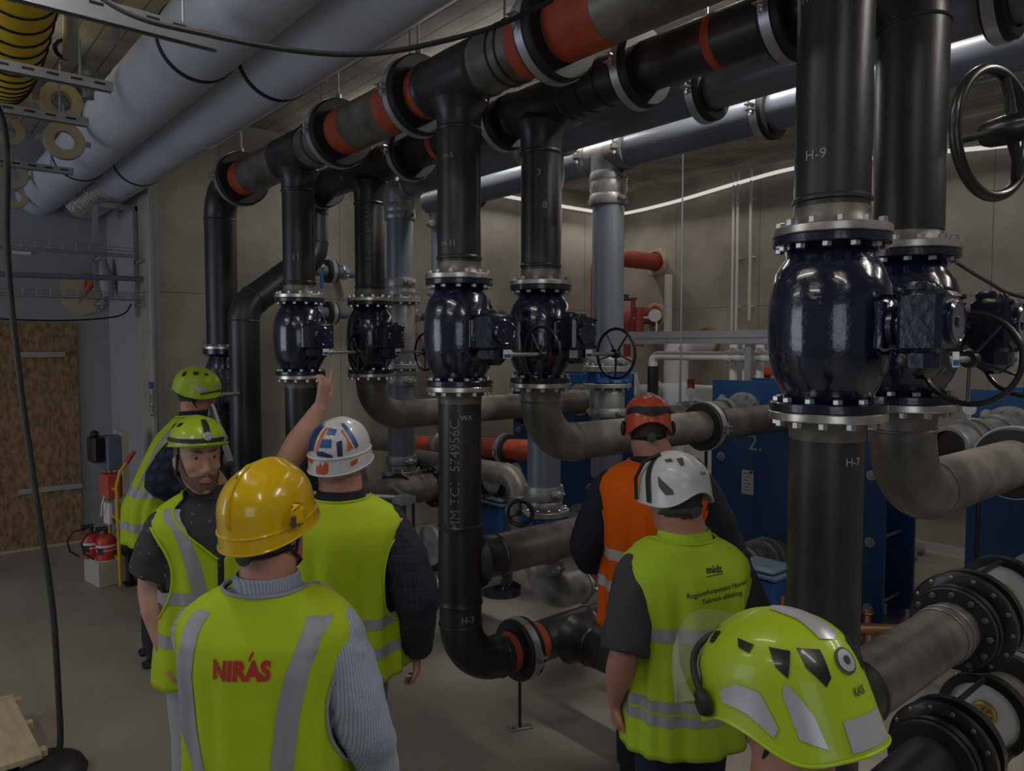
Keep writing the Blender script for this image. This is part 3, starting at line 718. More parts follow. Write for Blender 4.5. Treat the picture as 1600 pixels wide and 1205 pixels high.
# grey grooved pipes into the exchangers' upper ports
for x, s in ((-1.52, 'grey grooved pipe with open end and wide couplings above the large elbow at the right'), (-3.42, 'grey grooved pipe behind the clamp right of the orange helmet'), (-5.28, 'grey grooved pipe between the centre riser and the orange helmet')):
    t = thing('grooved_pipe', s, 'pipe', (x, 4.4, 1.56), 0, 'grey grooved pipes of the heat exchangers')
    b = B(); b.lathe([(.085, .02), (.085, 0), (RR-.006, 0), (RR, .01), (RR, .95)], (x, 4.4, 1.56), (0, 1, 0), 36, False); b.out('pipe_section', 'cast_grey', t)
    b = B(); b.lathe([(.0, .05), (.09, .05), (.09, .06), (0, .06)], (x, 4.4, 1.56), (0, 1, 0), 24, False); b.out('dark_inside', 'black', t)
    for yy in (4.62, 4.78, 5.12):
        b = B(); coupling(b, (x, yy, 1.56), (0, 1, 0), RR, .07); b.out('coupling', 'cast_grey', t)
    b = B(); b.cyl((x, 4.7, 1.66), (x, 4.7, 1.72), .012, 8); b.lathe([(.0, 0), (.036, 0), (.036, .025), (0, .025)], (x, 4.69, 1.75), (0.6, -1, 0), 20, False); b.out('pressure_gauge', 'white_gloss', t)
    b = B(); b.cyl((x, 4.9, 1.46), (x, 4.9, .01), .012, 8); b.box((x, 4.9, .006), (.16, .06, .012)); b.out('support_rod', 'black', t)

# ---- pump controller boxes and mid-height runs
def ctrl(label, x, y, z, s=(.34, .3, .3)):
    t = thing('pump_unit', label, 'pump', (x, y, 0))
    b = B(); b.box((x, y, z), s, 0, .02); b.out('control_box', 'blue_bright', t)
    b = B(); b.box((x, y, z+s[2]/2+.03), (s[0]*.8, s[1]*.8, .05), 0, .02); b.box((x, y, z+s[2]/2+.005), (s[0]+.01, s[1]+.01, .015)); b.out('cover', 'box_blue', t)
    b = B(); b.box((x+s[0]/2+.001, y-.06, z), (.002, .035, .08)); b.out('warning_label', 'decal_orange', t)
    b = B(); b.cyl((x, y, z-s[2]/2), (x, y, .08), .1, 24); b.lathe([(.17, 0), (.17, .06), (.1, .1)], (x, y, .0), (0, 0, 1), 28)
    b.tube([(x, y-.4, z-.3), (x, y+.4, z-.3)], .08, 24); b.lathe([(.14, 0), (.14, .03)], (x, y-.4, z-.3), (0, 1, 0), 24); b.lathe([(.14, 0), (.14, .03)], (x, y+.38, z-.3), (0, 1, 0), 24); b.out('pump_casing', 'blue_dark', t)
ctrl('blue boxy pump controller with orange label right of the centre riser', -4.80, 3.95, .64)
ctrl('blue boxy pump controller seen between the lime vest and the nearest black pipe', -2.55, 4.3, .50)
t = thing('primed_pipe', 'black pipe with orange primer stretches and a round clamp, behind the centre riser', 'pipe', (-5.4, 3.9, 1.2))
run(t, [(-7.1, 3.9, 1.08), (-4.3, 3.9, 1.28)], .085, .2, 'steel_raw')
d = Vector((2.8, 0, .2)).normalized()
for s0, s1 in ((1.18, 1.38), (2.05, 2.4), (2.5, 2.8)): primer_sleeve(t, (-7.1, 3.9, 1.08), d, .085, s0, s1)
b = B(); flange(b, Vector((-7.1, 3.9, 1.08))+d*1.5, d, .08, .13, .05); flange(b, Vector((-7.1, 3.9, 1.08))+d*1.62, d, .08, .13, .05); b.out('flange', 'cast_grey', t)
clamp('white-banded round clamp on the primed pipe right of the centre riser', Vector((-7.1, 3.9, 1.08))+d*2.45, d, .085, .125, .06, None)
t = thing('branch_pipe', 'short black pipe bending down just right of the centre riser', 'pipe', (-4.6, 3.5, 1.1))
run(t, [(-5.4, 3.45, 1.14), (-4.0, 3.45, 1.17), (-4.0, 3.45, .75)], .08, .14, 'steel_raw')
t = thing('cable_grating', 'low galvanised angle-iron frame right of the white and blue helmet', 'frame', (-4.5, 2.4, .9))
b = B(); b.tube([(-4.9, 1.95, 1.12), (-4.35, 2.75, 1.05), (-4.9, 2.9, 1.05)], .016, 6); b.tube([(-4.35, 2.75, 1.05), (-4.35, 2.75, .0)], .02, 6); b.tube([(-4.9, 1.95, 1.12), (-4.9, 1.95, 0)], .02, 6); b.box((-4.37, 2.72, 1.04), (.12, .12, .05)); b.out('frame', 'galv', t)
# silver dampers near the floor
t = thing('flexible_joint', 'crinkled silver-wrapped joint with bolted flanges low behind the plaid sleeve', 'pipe joint', (-4.2, 2.9, .6))
b = B()
for k in range(9): b.torus((-4.25, 2.9+.03*k, .72), (0, 1, 0), .1+.008*(k % 2), .018, 28, 6)
b.out('bellows', 'foil', t)
b = B(); flange(b, (-4.25, 3.18, .72), (0, 1, 0), .08, .135, .03); b.bolts((-4.25, 3.18, .72), (0, -1, 0), .118, 10, .012, 0, .02); flange(b, (-4.25, 2.84, .72), (0, 1, 0), .08, .14, .03); b.out('flange', 'cast_grey', t)
t = thing('flexible_joint', 'second silver-wrapped joint, lower and nearer the floor beside the plaid sleeve', 'pipe joint', (-4.2, 2.9, .45))
b = B()
for k in range(9): b.torus((-4.2, 2.75+.03*k, .42), (0, 1, 0), .09+.008*(k % 2), .018, 28, 6)
b.out('bellows', 'foil', t)
b = B(); flange(b, (-4.2, 3.03, .42), (0, 1, 0), .08, .15, .03); b.bolts((-4.2, 3.03, .42), (0, -1, 0), .13, 10, .012, 0, .02); b.tube([(-4.2, 3.0, .42), (-4.2, 3.4, .42)], .08, 20); b.out('flange', 'cast_grey', t)

# ---- left pipe's own black valve and tripod rods
t = thing('shutoff_valve', 'dark blue valve on the far left pipe, behind the two lime helmets', 'valve', (-6.4, 2.2, 1.55))
b = B(); b.lathe([(.1, 0), (.16, 0), (.16, .03), (.11, .06), (.14, .15), (.15, .27), (.14, .38), (.11, .46), (.16, .49), (.16, .53), (.1, .53)], (-6.4, 2.2, 1.55), (0, 0, 1), 36); b.box((-6.12, 2.2, 1.78), (.14, .18, .3), 0, .02); b.box((-6.2, 2.2, 1.8), (.1, .08, .08)); b.out('valve_body', 'blue_dark', t)
bolt_ring(t, (-6.4, 2.2, 1.55), (-6.4, 2.2, 2.08), (0, 0, 1), .14, 12, .013, .024, .04)
b = B(); b.torus((-6.0, 2.02, 1.7), (0, 1, 0), .1, .008, 30, 8); b.cyl((-6.12, 2.1, 1.7), (-6.0, 2.02, 1.7), .008, 8); b.out('handwheel', 'black', t)
b = B(); b.cyl((-6.4, 2.2, 1.53), (-6.4, 2.2, .02), .12, 32); single(b, 'lower_pipe', 'steel', 'black upright pipe below the far left valve, behind the men in vests', 'pipe')
t = thing('duct_tube', 'slanting metal tube on a bracket between the bearded man and the far pipe', 'tube', (-5.6, 1.8, 1.6))
b = B(); b.cyl((-5.42, 1.75, 1.72), (-5.1, 1.78, 1.3), .035, 16); b.out('tube', 'galv', t)
b = B(); b.box((-5.44, 1.75, 1.75), (.16, .05, .05)); b.cyl((-5.44, 1.75, 1.75), (-5.55, 2.02, 1.75), .015, 8); b.out('bracket', 'galv', t)

# ---- things on the concrete walls
def redpipe(label, z, yl, zb, extra=False, m='primer_red', x=-6.58, r=.115):
    t = thing('red_pipe', label, 'pipe', (x, 8.2, z), 0, None)
    run(t, [(x, 8.2, z), (x, yl, z), (x, yl, zb)], r, .2, m, seam=False)
    return t
redpipe('upper red pipe turning down from the hole in the concrete corner', 3.27, 7.06, .3)
t = redpipe('lower red pipe with small fittings entering the wall hole beside the gauge', 2.52, 7.5, .6)
b = B(); b.cyl((-6.35, 7.45, 2.3), (-6.35, 7.45, 2.72), .03, 12); b.cyl((-6.6, 7.45, 2.72), (-6.3, 7.45, 2.72), .02, 12); b.cyl((-6.2, 7.4, 2.1), (-6.2, 7.4, 2.6), .06, 16); b.out('small_branch', 'primer_red', t)
b = B(); b.box((-6.45, 7.4, 2.76), (.12, .05, .05), 0, .01); b.out('blue_tap', 'decal_blue', t)
b = B(); b.lathe([(0, 0), (.075, 0), (.08, .01), (.08, .05), (0, .05)], (-5.94, 7.38, 2.49), (-.5, 1, 0), 28, False); b.cyl((-5.94, 7.42, 2.42), (-5.94, 7.42, 2.15), .014, 8); b.cyl((-6.3, 7.42, 2.47), (-5.95, 7.42, 2.47), .016, 8); b.out('gauge', 'white', t)
t = thing('white_pipe', 'short white insulated pipe leaving the third wall hole behind the steel rail', 'pipe', (-5.73, 8.2, 2.2))
run(t, [(-5.73, 8.2, 2.14), (-5.73, 7.55, 2.14), (-5.73, 7.55, 1.2)], .15, .2, 'white', seam=False)
for x, z, r, s in ((-6.58, 3.27, .19, 'rough broken ring of mortar around the upper red pipe'), (-6.58, 2.52, .19, 'rough broken ring of mortar around the lower red pipe'), (-5.73, 2.16, .2, 'rough rust-brown ring around the white pipe stub')):
    b = B(); n = 40; rings = []
    for k in range(n):
        a = 2*PI*k/n; rr = r*(1+.12*noise.noise(Vector((math.cos(a)*2, math.sin(a)*2, z*3)))); ri = r*.74
        c_, s_ = math.cos(a), math.sin(a); wob = .012*noise.noise(Vector((k*.9, z, 3)))
        rings.append([(x+c_*ri, 8.198, z+s_*ri), (x+c_*ri, 8.17+wob, z+s_*ri), (x+c_*(rr*.92), 8.165+wob, z+s_*rr*.92), (x+c_*rr, 8.198, z+s_*rr)])
    b.loft(rings, False, True); single(b, 'mortar_ring', 'copper' if x > -6 else 'foam_ring', s, 'mortar')
b = B(); b.box((-6.32, 8.14, 1.55), (.07, .1, 3.05), 0, .01); single(b, 'white_post', 'white', 'white upright plastic duct on the concrete wall right of the red pipes', 'duct')
for x, s in ((-5.30, 'leftmost'), (-5.24, 'middle'), (-5.06, 'rightmost')):
    b = B(); b.cyl((x, 8.1, 4.25), (x, 8.1, 2.2 if x != -5.06 else 2.42), .017, 12)
    for z in (3.9, 3.2, 2.6): b.box((x, 8.15, z), (.03, .1, .02))
    single(b, 'wall_conduit', 'white', s+' of the thin pale conduits dropping down the right concrete wall', 'conduit')
b = B(); b.box((-2.6, 5.9, 2.245), (6.6, .05, .012)); b.box((-2.6, 5.9, 2.135), (6.6, .05, .012)); b.box((-2.6, 5.88, 2.19), (6.6, .008, .11)); b.box((-2.6, 5.872, 2.19), (6.6, .012, .012))
single(b, 'steel_rail', 'galv', 'long galvanised steel channel crossing behind the valves at wheel height', 'rail')
for x in (-5.6, -3.7, .4):
    b = B(); b.box((x, 5.94, 1.06), (.06, .06, 2.12)); single(b, 'rail_post', 'galv', {-5.6: 'galvanised post carrying the left end of the steel rail', -3.7: 'galvanised post carrying the rail between two blue exchangers', .4: 'galvanised post carrying the right end of the rail'}[x], 'post')
t = thing('waste_pipe', 'pale plastic pipe running level under the steel rail with an elbow at its left end', 'pipe', (-4.8, 6.6, 2.0))
run(t, [(-4.89, 6.06, 1.4), (-4.89, 6.06, 2.01), (-3.0, 6.06, 2.01)], .045, .07, 'white', seam=False)
for x in (-4.0, -3.87, -3.73, -3.6):
    b = B(); b.lathe([(.045, -.03), (.053, -.03), (.053, .03), (.045, .03)], (x, 6.06, 2.01), (1, 0, 0), 24); b.out('socket', 'white', t)
b = B(); b.cyl((-4.89, 6.06, 1.9), (-4.89, 6.06, .0), .058, 24); single(b, 'foam_sleeve', 'black', 'black foam sleeve hanging below the pale plastic elbow', 'insulation')
for k, x in enumerate((-4.02, -3.88, -3.74)):
    b = B(); b.cyl((x, 6.18, 2.12), (x, 6.18, .0), .038, 16); b.lathe([(.04, 0), (.055, .01), (.055, .08), (.04, .1)], (x, 6.18, 1.98), (0, 0, 1), 20); single(b, 'upright_waste_pipe', 'white', ('left', 'middle', 'right')[k]+' of the three pale upright pipes just left of the nearest blue valve', 'pipe')
b = B(); b.box((-4.1, 6.9, 1.86), (.3, .2, .09), .2, .01); b.box((-4.1, 6.9, .9), (.06, .06, 1.82)); single(b, 'cardboard_tray', 'primer', 'small orange-brown box on top of a stand behind the blue exchanger', 'box')
b = B(); b.cyl((-3.75, 5.0, 2.1), (-3.75, 5.0, 4.25), .006, 8); b.cyl((-3.75, 5.0, 1.4), (-3.75, 5.0, 2.1), .009, 8); b.lathe([(.02, 0), (.02, .03)], (-3.75, 5.0, 2.07), (0, 0, 1), 6); single(b, 'drop_rod', 'galv', 'thin steel rod dropping in front of the rail beside the clamp', 'rod')
# crumpled plastic sheet
b = B(); NX, NZ = 26, 22; gr = []
for i in range(NX+1):
    for j in range(NZ+1):
        u = i/NX; v = j/NZ
        x = -5.46+u*.84; z = .01+v*(1.70+.26*math.exp(-((u-.07)/.13)**2)+.03*math.sin(u*14))
        gr.append((x, 6.24+.06*noise.noise(Vector((u*4, v*5, 0)))+.025*math.sin(u*16+v*5), z))
fs = [(i*(NZ+1)+j, (i+1)*(NZ+1)+j, (i+1)*(NZ+1)+j+1, i*(NZ+1)+j+1) for i in range(NX) for j in range(NZ)]
b.add(gr, fs); o = single(b, 'plastic_sheet', 'plastic_sheet', 'crumpled milky plastic sheet draped behind the orange helmet', 'sheet'); solid(o, .003)
t = thing('packing_crate', 'white wrapped crate under the plastic sheet with a red edge strip', 'crate', (-4.9, 6.7, 0))
b = B(); b.box((-5.02, 6.62, .84), (.68, .5, 1.68), 0, .02); b.out('crate_body', 'white', t)
for z in (1.68, 1.3):
    b = B(); b.box((-4.665, 6.40, z), (.05, .06, .17)); b.out('red_strip', 'primer_red', t)
# black drain sockets with slender pipes
for k, (x, y) in enumerate(((-3.04, 6.75), (-3.02, 7.05), (-3.10, 7.45), (-3.14, 7.75))):
    t = thing('drain_socket', 'slender grey pipe standing in a black drain socket, %s from the nearest riser' % ('first', 'second', 'third', 'fourth')[k], 'drain', (x, y, 0))
    b = B(); b.lathe([(.055, .0), (.055, .12), (.068, .15), (.068, .26), (.06, .26)], (x, y, 0), (0, 0, 1), 24); b.tube([(x, y, .1), (x+.1, y+.12, .06), (x+.2, y+.2, .055)], .055, 16); b.out('socket', 'pvc_grey', t)
    b = B(); b.cyl((x, y, .2), (x, y, 1.35), .038, 16); b.lathe([(.045, 0), (.045, .03)], (x, y, .45), (0, 0, 1), 16); b.out('slender_pipe', 'galv', t)
    b = B(); b.box((x-.06, y-.03, .6), (.06, .05, .05)); b.out('pipe_clip', 'bolt', t)
# blue and grey angled floor pipe, copper fittings
t = thing('floor_valve', 'grey and blue pipe valve lying on wooden blocks behind the nearest black pipe', 'valve', (-2.9, 5.9, .1))
b = B(); b.tube([(-3.0, 5.5, .2), (-2.8, 6.0, .25), (-2.7, 6.4, .3)], [.13, .12, .12], 24); b.lathe([(.14, 0), (.14, .06)], (-2.75, 6.2, .28), (.1, .3, .03), 24); b.out('pipe', 'pvc_grey', t)
b = B(); b.tube([(-3.02, 5.42, .19), (-2.98, 5.52, .2)], .135, 24); b.out('blue_ring', 'blue_bright', t)
b = B(); b.box((-2.7, 6.2, .06), (.12, .22, .12)); b.out('wood_block', 'pine', t)
t = thing('copper_fitting', 'copper and steel valve fitting on the floor by the lime helmet', 'fitting', (-2.24, 5.2, 0))
b = B(); b.tube([(-2.45, 5.0, .12), (-2.25, 5.15, .14), (-2.05, 5.3, .16)], [.034, .042, .032], 16); b.cyl((-2.25, 5.15, .1), (-2.2, 5.05, .0), .03, 12); b.cyl((-2.28, 5.2, .1), (-2.3, 5.25, .22), .025, 12); b.torus((-2.3, 5.25, .22), (0, 0, 1), .035, .008, 20, 6); b.out('copper_body', 'copper', t)
b = B(); b.cyl((-2.47, 4.98, .12), (-2.58, 4.9, .11), .045, 12); b.torus((-2.35, 5.05, .15), (1, .8, 0), .07, .012, 20, 6); b.out('steel_end', 'galv', t)

# ---- big white ducts
def duct(label, y, z, r, x0, x1, rings, seams):
    t = thing('ventilation_duct', label, 'duct', ((x0+x1)/2, y, z), 0, 'pale insulated ducts at the upper left')
    b = B(); b.tube([(x0, y, z), (x1, y, z)], r, 56); b.out('duct_body', 'duct', t)
    b = B()
    for x in seams: b.torus((x, y, z), (1, 0, 0), r-.0015, .005, 56, 6)
    b.out('duct_seam', 'duct', t)
    for x in rings:
        b = B(); b.lathe([(r, -.016), (r+.006, -.016), (r+.006, .016), (r, .016)], (x, y, z), (1, 0, 0), 56, False, True); b.cyl((x, y, z+r), (x, y, 4.25), .006, 8); b.box((x, y-r-.015, z+.05), (.03, .03, .05)); b.out('hanger_ring', 'rubber', t)
duct('wide pale insulated duct nearest the left, under the ceiling', 1.265, 3.645, .197, -9.0, -.3, (-3.95, -6.9), (-4.95, -5.6, -8.0))
duct('slightly lower pale insulated duct running beside the black header', 1.67, 3.645, .205, -7.5, -.3, (-3.95, -6.75), (-5.2, -5.25))
b = B()
for k in range(26):
    x = -7.5-k*.036; b.torus((x, 1.675-k*.004, 3.64-k*.003), (1, 0, 0), .18+.012*noise.noise(Vector((k*1.3, 0, 0))), .02, 32, 6)
b.tube([(-7.5, 1.675, 3.64), (-8.0, 1.65, 3.63), (-8.99, 1.6, 3.60)], [.165, .16, .16], 24)
single(b, 'foil_duct', 'foil', 'crinkled silver foil end of the duct over the white left wall', 'duct')
# ---- trapeze rails, posts
for x, y0, y1, s in ((-3.24, .1, 1.12, 'nearest slotted steel rail crossing under the pale duct'), (-4.19, .1, .92, 'second slotted steel rail under the ceiling at the upper left'), (-4.93, .1, .95, 'third slotted steel rail, just behind the upper foam rings'), (-6.37, .1, 1.12, 'farthest slotted steel rail, below the foam rings')):
    zr = 3.40; hh = .075 if x == -3.24 else .045
    t = thing('support_rail', s, 'rail', (x, y1, zr), 0, 'slotted support rails at the upper left')
    b = B(); b.box((x, (y0+y1)/2, zr+.02), (.042, y1-y0, .006)); b.box((x-.02, (y0+y1)/2, zr+.02-hh/2), (.004, y1-y0, hh)); b.box((x+.02, (y0+y1)/2, zr+.02-hh/2), (.004, y1-y0, hh)); b.out('channel', 'galv', t)
    b = B()
    for k in range(int((y1-y0)/.1)): b.box((x+.0225, y0+.06+k*.1, zr+.003), (.001, .05, .012))
    b.out('slots', 'black', t)
    for y in (y0+.12, y1-.14):
        b = B(); b.cyl((x, y, zr+.02), (x, y, zr+.2 if y > 1.0 or y == y1-.14 and x < -4 else 4.25), .006, 8); b.out('threaded_rod', 'galv', t)
for x, y, w_, s in ((-4.75, .85, .04, 'thick dark strut hanging beside the yellow hose'), (-4.35, .98, .028, 'slim slanting strut beside the pale duct')):
    b = B(); b.tube([(x, y, 4.25), (x-.05, y, 3.7)], w_, 12); b.box((x, y, 4.23), (.12, .12, .03)); single(b, 'ceiling_strut', 'paint_grey' , s, 'strut')
t = thing('sprinkler_branch', 'small threaded valve branch hanging under the strut by the foam rings', 'fitting', (-4.8, .95, 3.6))
b = B(); b.cyl((-4.8, .93, 3.72), (-4.8, .93, 3.5), .03, 12); b.lathe([(.045, 0), (.05, .02), (.045, .04)], (-4.8, .93, 3.62), (0, 0, 1), 14); b.cyl((-4.8, .88, 3.6), (-4.8, .98, 3.6), .02, 10); b.out('valve', 'cast_grey', t)
b = B(); b.torus((-4.9, .84, 3.78), (1, 0, 0), .05, .012, 24, 8); b.out('ring', 'black', t)
# ---- foam rings in hangers
for x, y, z, R, s in ((-5.74, .95, 3.72, .125, 'right-hand upper'), (-5.67, .95, 3.47, .118, 'right-hand second'), (-6.3, .72, 3.85, .145, 'left upper'), (-6.69, .76, 3.70, .105, 'left second'), (-7.9, .92, 3.61, .115, 'left third'), (-8.5, 1.0, 3.53, .11, 'lowest left')):
    if R == .118: z = 3.45
    t = thing('insulation_ring', s+' beige foam ring held in a wire pipe hanger', 'pipe hanger', (x, y, z), 0, 'beige foam rings in empty pipe hangers')
    b = B(); b.lathe([(R*.52, -.03), (R, -.03), (R, .03), (R*.52, .03)], (x, y, z), (1, 0, 0), 36, False, True); b.out('foam_ring', 'foam_ring', t)
    b = B(); b.lathe([(R+.001, -.014), (R+.005, -.014), (R+.005, .014), (R+.001, .014)], (x, y, z), (1, 0, 0), 36, False, True)
    for sg in (-1, 1): b.box((x, y+sg*(R+.018), z), (.03, .035, .03))
    b.cyl((x, y, z+R), (x, y, z+R+.12), .006, 8); b.out('hanger', 'galv', t)
# ---- yellow hose
t = thing('ventilation_hose', 'yellow fabric ventilation hose with black spiral at the upper left corner', 'hose', (-5, .6, 3.9))
pts = []; rad = []
for k in range(30):
    u = k/29; pts.append((-2.9-4.4*u, .42+.33*u, 4.02-.27*math.sin(PI*min(1, u*1.15)))); rad.append(.20-.06*u)
for q in range(0): pass
b = B(); b.tube(pts, rad, 40); b.out('hose_fabric', 'yellow_hose', t)
b = B(); sp = []; 
for k in range(29*24):
    u = k/(29*24-1); f = u*29; i = min(28, int(f)); fr = f-i
    p = Vector(pts[i]).lerp(Vector(pts[i+1]), fr); R = rad[i]*(1-fr)+rad[i+1]*fr+.004; a = u*2*PI*28
    sp.append(p+Vector((0, math.cos(a)*R, math.sin(a)*R)))
b.tube(sp, .007, 6); b.out('spiral_cord', 'cable', t)
# ---- cables
def cable(label, pts, r, name='hanging_cable', m='cable'):
    pts = [Vector(p) for p in pts]; o = []
    for i in range(len(pts)-1):
        p0 = pts[max(0, i-1)]; p1 = pts[i]; p2 = pts[i+1]; p3 = pts[min(len(pts)-1, i+2)]
        for k in range(10):
            s = k/10; o.append(.5*((2*p1)+(p2-p0)*s+(2*p0-5*p1+4*p2-p3)*s*s+(3*p1-p0-3*p2+p3)*s**3))
    o.append(pts[-1]); b = B(); b.tube(o, r, 10); return single(b, name, m, label, 'cable')
cable('thick black cable sagging across the top in front of the pale ducts', [(-2.9, .35, 3.55), (-2.62, .555, 3.18), (-2.4, .809, 3.067), (-2.22, 1.175, 3.047), (-2.091, 1.489, 3.136), (-2.003, 1.758, 3.272), (-1.95, 1.9, 3.45), (-1.9, 2.0, 4.25)], .009)

t = thing('floor_run_pipe', 'flanged floor-level pipe with a white-banded clamp right of the orange vest', 'pipe', (-3.0, 4.9, .48))
b = B(); b.tube([(-3.0, 4.45, .48), (-3.0, 5.3, .48)], RR, 32); b.out('pipe_section', 'steel_raw', t)
b = B(); flange(b, (-3.0, 4.98, .48), (0, 1, 0), .1, .165, .03); b.bolts((-3.0, 4.98, .48), (0, -1, 0), .14, 10, .012, 0, .02); flange(b, (-3.0, 5.08, .48), (0, 1, 0), .1, .165, .03); b.out('flange', 'cast_grey', t)
clamp('white-banded clamp on the floor-level pipe right of the orange vest', (-3.0, 4.75, .48), (0, 1, 0), RR, .165, .09, None)
for zz, y1, s in ((2.857, 3.75, 'upper small grey wall pipe with a blue lever behind the leftmost riser'), (2.44, 4.6, 'lower small grey wall pipe with a black coupling, level with the valves')):
    t = thing('small_wall_pipe', s, 'pipe', (-6.9, 3.4, zz), 0, 'small grey pipes before the back wall')
    b = B(); b.tube([(-6.9, 3.05, zz), (-6.9, y1, zz)], .055, 20); b.tube([(-6.9, y1-.05, zz), (-7.28, y1-.05, zz)], .04, 16); b.out('pipe_section', 'grey_pipe', t)
    b = B(); b.lathe([(.056, -.05), (.115, -.05), (.115, .04), (.056, .04)], (-6.9, 3.46, zz), (0, 1, 0), 28, False, True); b.out('rubber_ring', 'rubber', t)
    b = B(); b.lathe([(.116, -.02), (.12, -.02), (.12, .02), (.116, .02)], (-6.9, 3.46, zz), (0, 1, 0), 28, False, True); coupling(b, (-6.9, y1-.15, zz), (0, 1, 0), .055, .05); b.out('steel_band', 'band', t)
    if zz > 2.6:
        b = B(); b.box((-6.86, 3.34, zz-.03), (.03, .035, .30), 0, .008); b.out('blue_lever', 'decal_blue', t); b = B(); b.cyl((-6.9, 3.34, zz), (-6.84, 3.34, zz+.05), .03, 12); b.out('lever_stem', 'galv', t)
# valve with the large handwheel entering at the top right
t = thing('wheel_valve', 'large black three-spoke handwheel on a thick shaft entering from the top right', 'handwheel', (-.44, 1.69, 2.53))
n_ = Vector((.97, -.22, .0)).normalized(); c = Vector((-.53, 1.722, 2.53)); u, v, _ = basis(n_)
b = B(); b.torus(c, n_, .125, .0115, 56, 14)
b.lathe([(0, -.02), (.022, -.018), (.027, -.005), (.03, .03), (.026, .07), (.026, .09)], c, n_, 24)
for k in range(3):
    d_ = u*math.cos(2*PI*k/3+.25)+v*math.sin(2*PI*k/3+.25); b.tube([c+n_*.03+d_*.018, c+n_*.02+d_*.07, c+d_*.122], [(.012, .008), (.009, .007), (.009, .007)], 10)
b.out('handwheel', 'black', t)
b = B(); b.cyl(c+n_*.08, c+n_*.72, .024, 20); b.out('shaft', 'black', t)
b = B(); q = c+n_*.75; b.box(q, (.14, .14, .18), 0, .02); b.cyl(q, (q.x, q.y, 4.25), .05, 20); b.out('gearbox', 'blue_dark', t)
cable('stiff black cable hanging down the left side to the floor', [(-4.53, .24, 4.25), (-4.53, .27, 3.8), (-4.52, .42, 3.42), (-4.512, .502, 3.15), (-4.475, .488, 2.554), (-4.408, .515, 1.914), (-4.325, .562, 1.275), (-4.26, .6, .796), (-4.22, .608, .316), (-4.2, .605, .12), (-4.19, .58, .1)], .0145)
cable('thin black cable drooping across the beige wall at the right', [(-2.9, 8.15, 3.1), (-2.758, 7.9, 2.959), (-2.42, 7.9, 2.70), (-2.138, 7.9, 2.546), (-1.2, 8.0, 2.3), (-.4, 8.15, 2.3)], .017)
b = B(); b.lathe([(0, 0), (.17, 0), (.19, .03), (.17, .07), (.12, .10), (0, .115)], (-4.12, .52, 0), (0, 0, 1), 32, False); single(b, 'rubber_disc', 'cable', 'round dark rubber foot on the floor under the hanging cable', 'foot')
# LED strips
cable('glowing light strip along the top of the concrete corner', [(-7.2, 4.6, 4.02), (-7.18, 5.9, 3.98), (-7.17, 7.0, 3.97), (-7.16, 7.9, 3.98), (-7.0, 8.08, 3.99), (-6.2, 8.1, 4.03), (-5.2, 8.1, 4.12), (-4.4, 8.1, 4.16), (-3.3, 8.12, 4.08), (-2.2, 8.12, 3.98), (-.5, 8.12, 3.92)], .022, 'light_strip', 'led')
cable('short glowing light strip above the coupling left of the centre riser', [(-7.22, 3.3, 4.0), (-7.25, 3.8, 3.98), (-7.22, 4.5, 4.1)], .03, 'light_strip', 'led')
for k, (x, y, z, l) in enumerate(FILLS):  # invented hanging bodies around the added fill lights
    zz = z
    t = thing('fill_batten', 'added slim white fill light above the %s' % ('photographer', 'hoarding', 'aisle on the right', 'near end of the room', 'near left of the room', 'nearest risers', 'centre risers', 'far left pipes', 'far right of the exchangers', 'right-hand grey pipes')[k], 'lamp', (x, y, 4.25), 0, 'added fill lights')
    b = B(); b.box((x, y, zz), (l, .11, .05), 0, .01); b.cyl((x-l*.4, y, zz), (x-l*.4, y, 4.25), .004, 6); b.cyl((x+l*.4, y, zz), (x+l*.4, y, 4.25), .004, 6); b.out('housing', 'white', t)
    b = B(); b.box((x, y, zz-.033), (l-.04, .08, .015), 0, .005); b.out('diffuser', 'led', t)

# cable trays and hanging frame at the left
for z, s, yy in ((2.93, 'upper wire cable tray in front of the white left wall', 1.80), (2.53, 'lower wire cable tray above the chipboard', 1.86)):
    t = thing('cable_tray', s, 'cable tray', (-7.5, 1.0, z), 0, 'wire cable trays')
    b = B()
    for dx in (-.1, 0, .1): b.cyl((-7.5+dx, -1.2, z), (-7.5+dx, yy, z), .004, 6)
    for dx in (-.12, .12):
        for dz in (.03, .06): b.cyl((-7.5+dx, -1.2, z+dz), (-7.5+dx, yy, z+dz), .004, 6)
    k = -1.2
    while k < yy:
        b.tube([(-7.62, k, z+.065), (-7.62, k, z), (-7.38, k, z), (-7.38, k, z+.065)], .003, 6); k += .1
    b.out('wire_mesh', 'galv', t)
b = B(); b.tube([(-7.45, -1.2, 2.66), (-7.45, 1.9, 2.725)], .024, 20); t = thing('conduit_pipe', 'grey conduit with an orange end cap in front of the hoarding wall', 'conduit', (-7.45, 1.9, 2.72)); b.out('tube', 'grey_pipe', t)
b = B(); b.cyl((-7.45, 1.87, 2.725), (-7.45, 1.94, 2.725), .032, 20); b.out('end_cap', 'red_panel', t)
for y, z0, s in ((1.84, 2.38, 'slotted hanging post carrying the ends of the wire trays'), (1.50, 2.42, 'slimmer hanging post left of the tray ends')):
    t = thing('hanging_post', s, 'post', (-7.52, y, 4.25), 0, 'hanging posts of the cable trays')
    b = B(); b.box((-7.62, y, (z0+3.40)/2), (.045, .04, 3.40-z0)); b.box((-7.62, (y+1.88)/2, 3.39), (.05, 1.88-y+.02, .04)); b.out('channel', 'galv', t)
    for z in (2.9, 2.5):
        b = B(); b.box((-7.5, y, z-.015), (.28, .04, .025)); b.out('bracket_arm', 'galv', t)
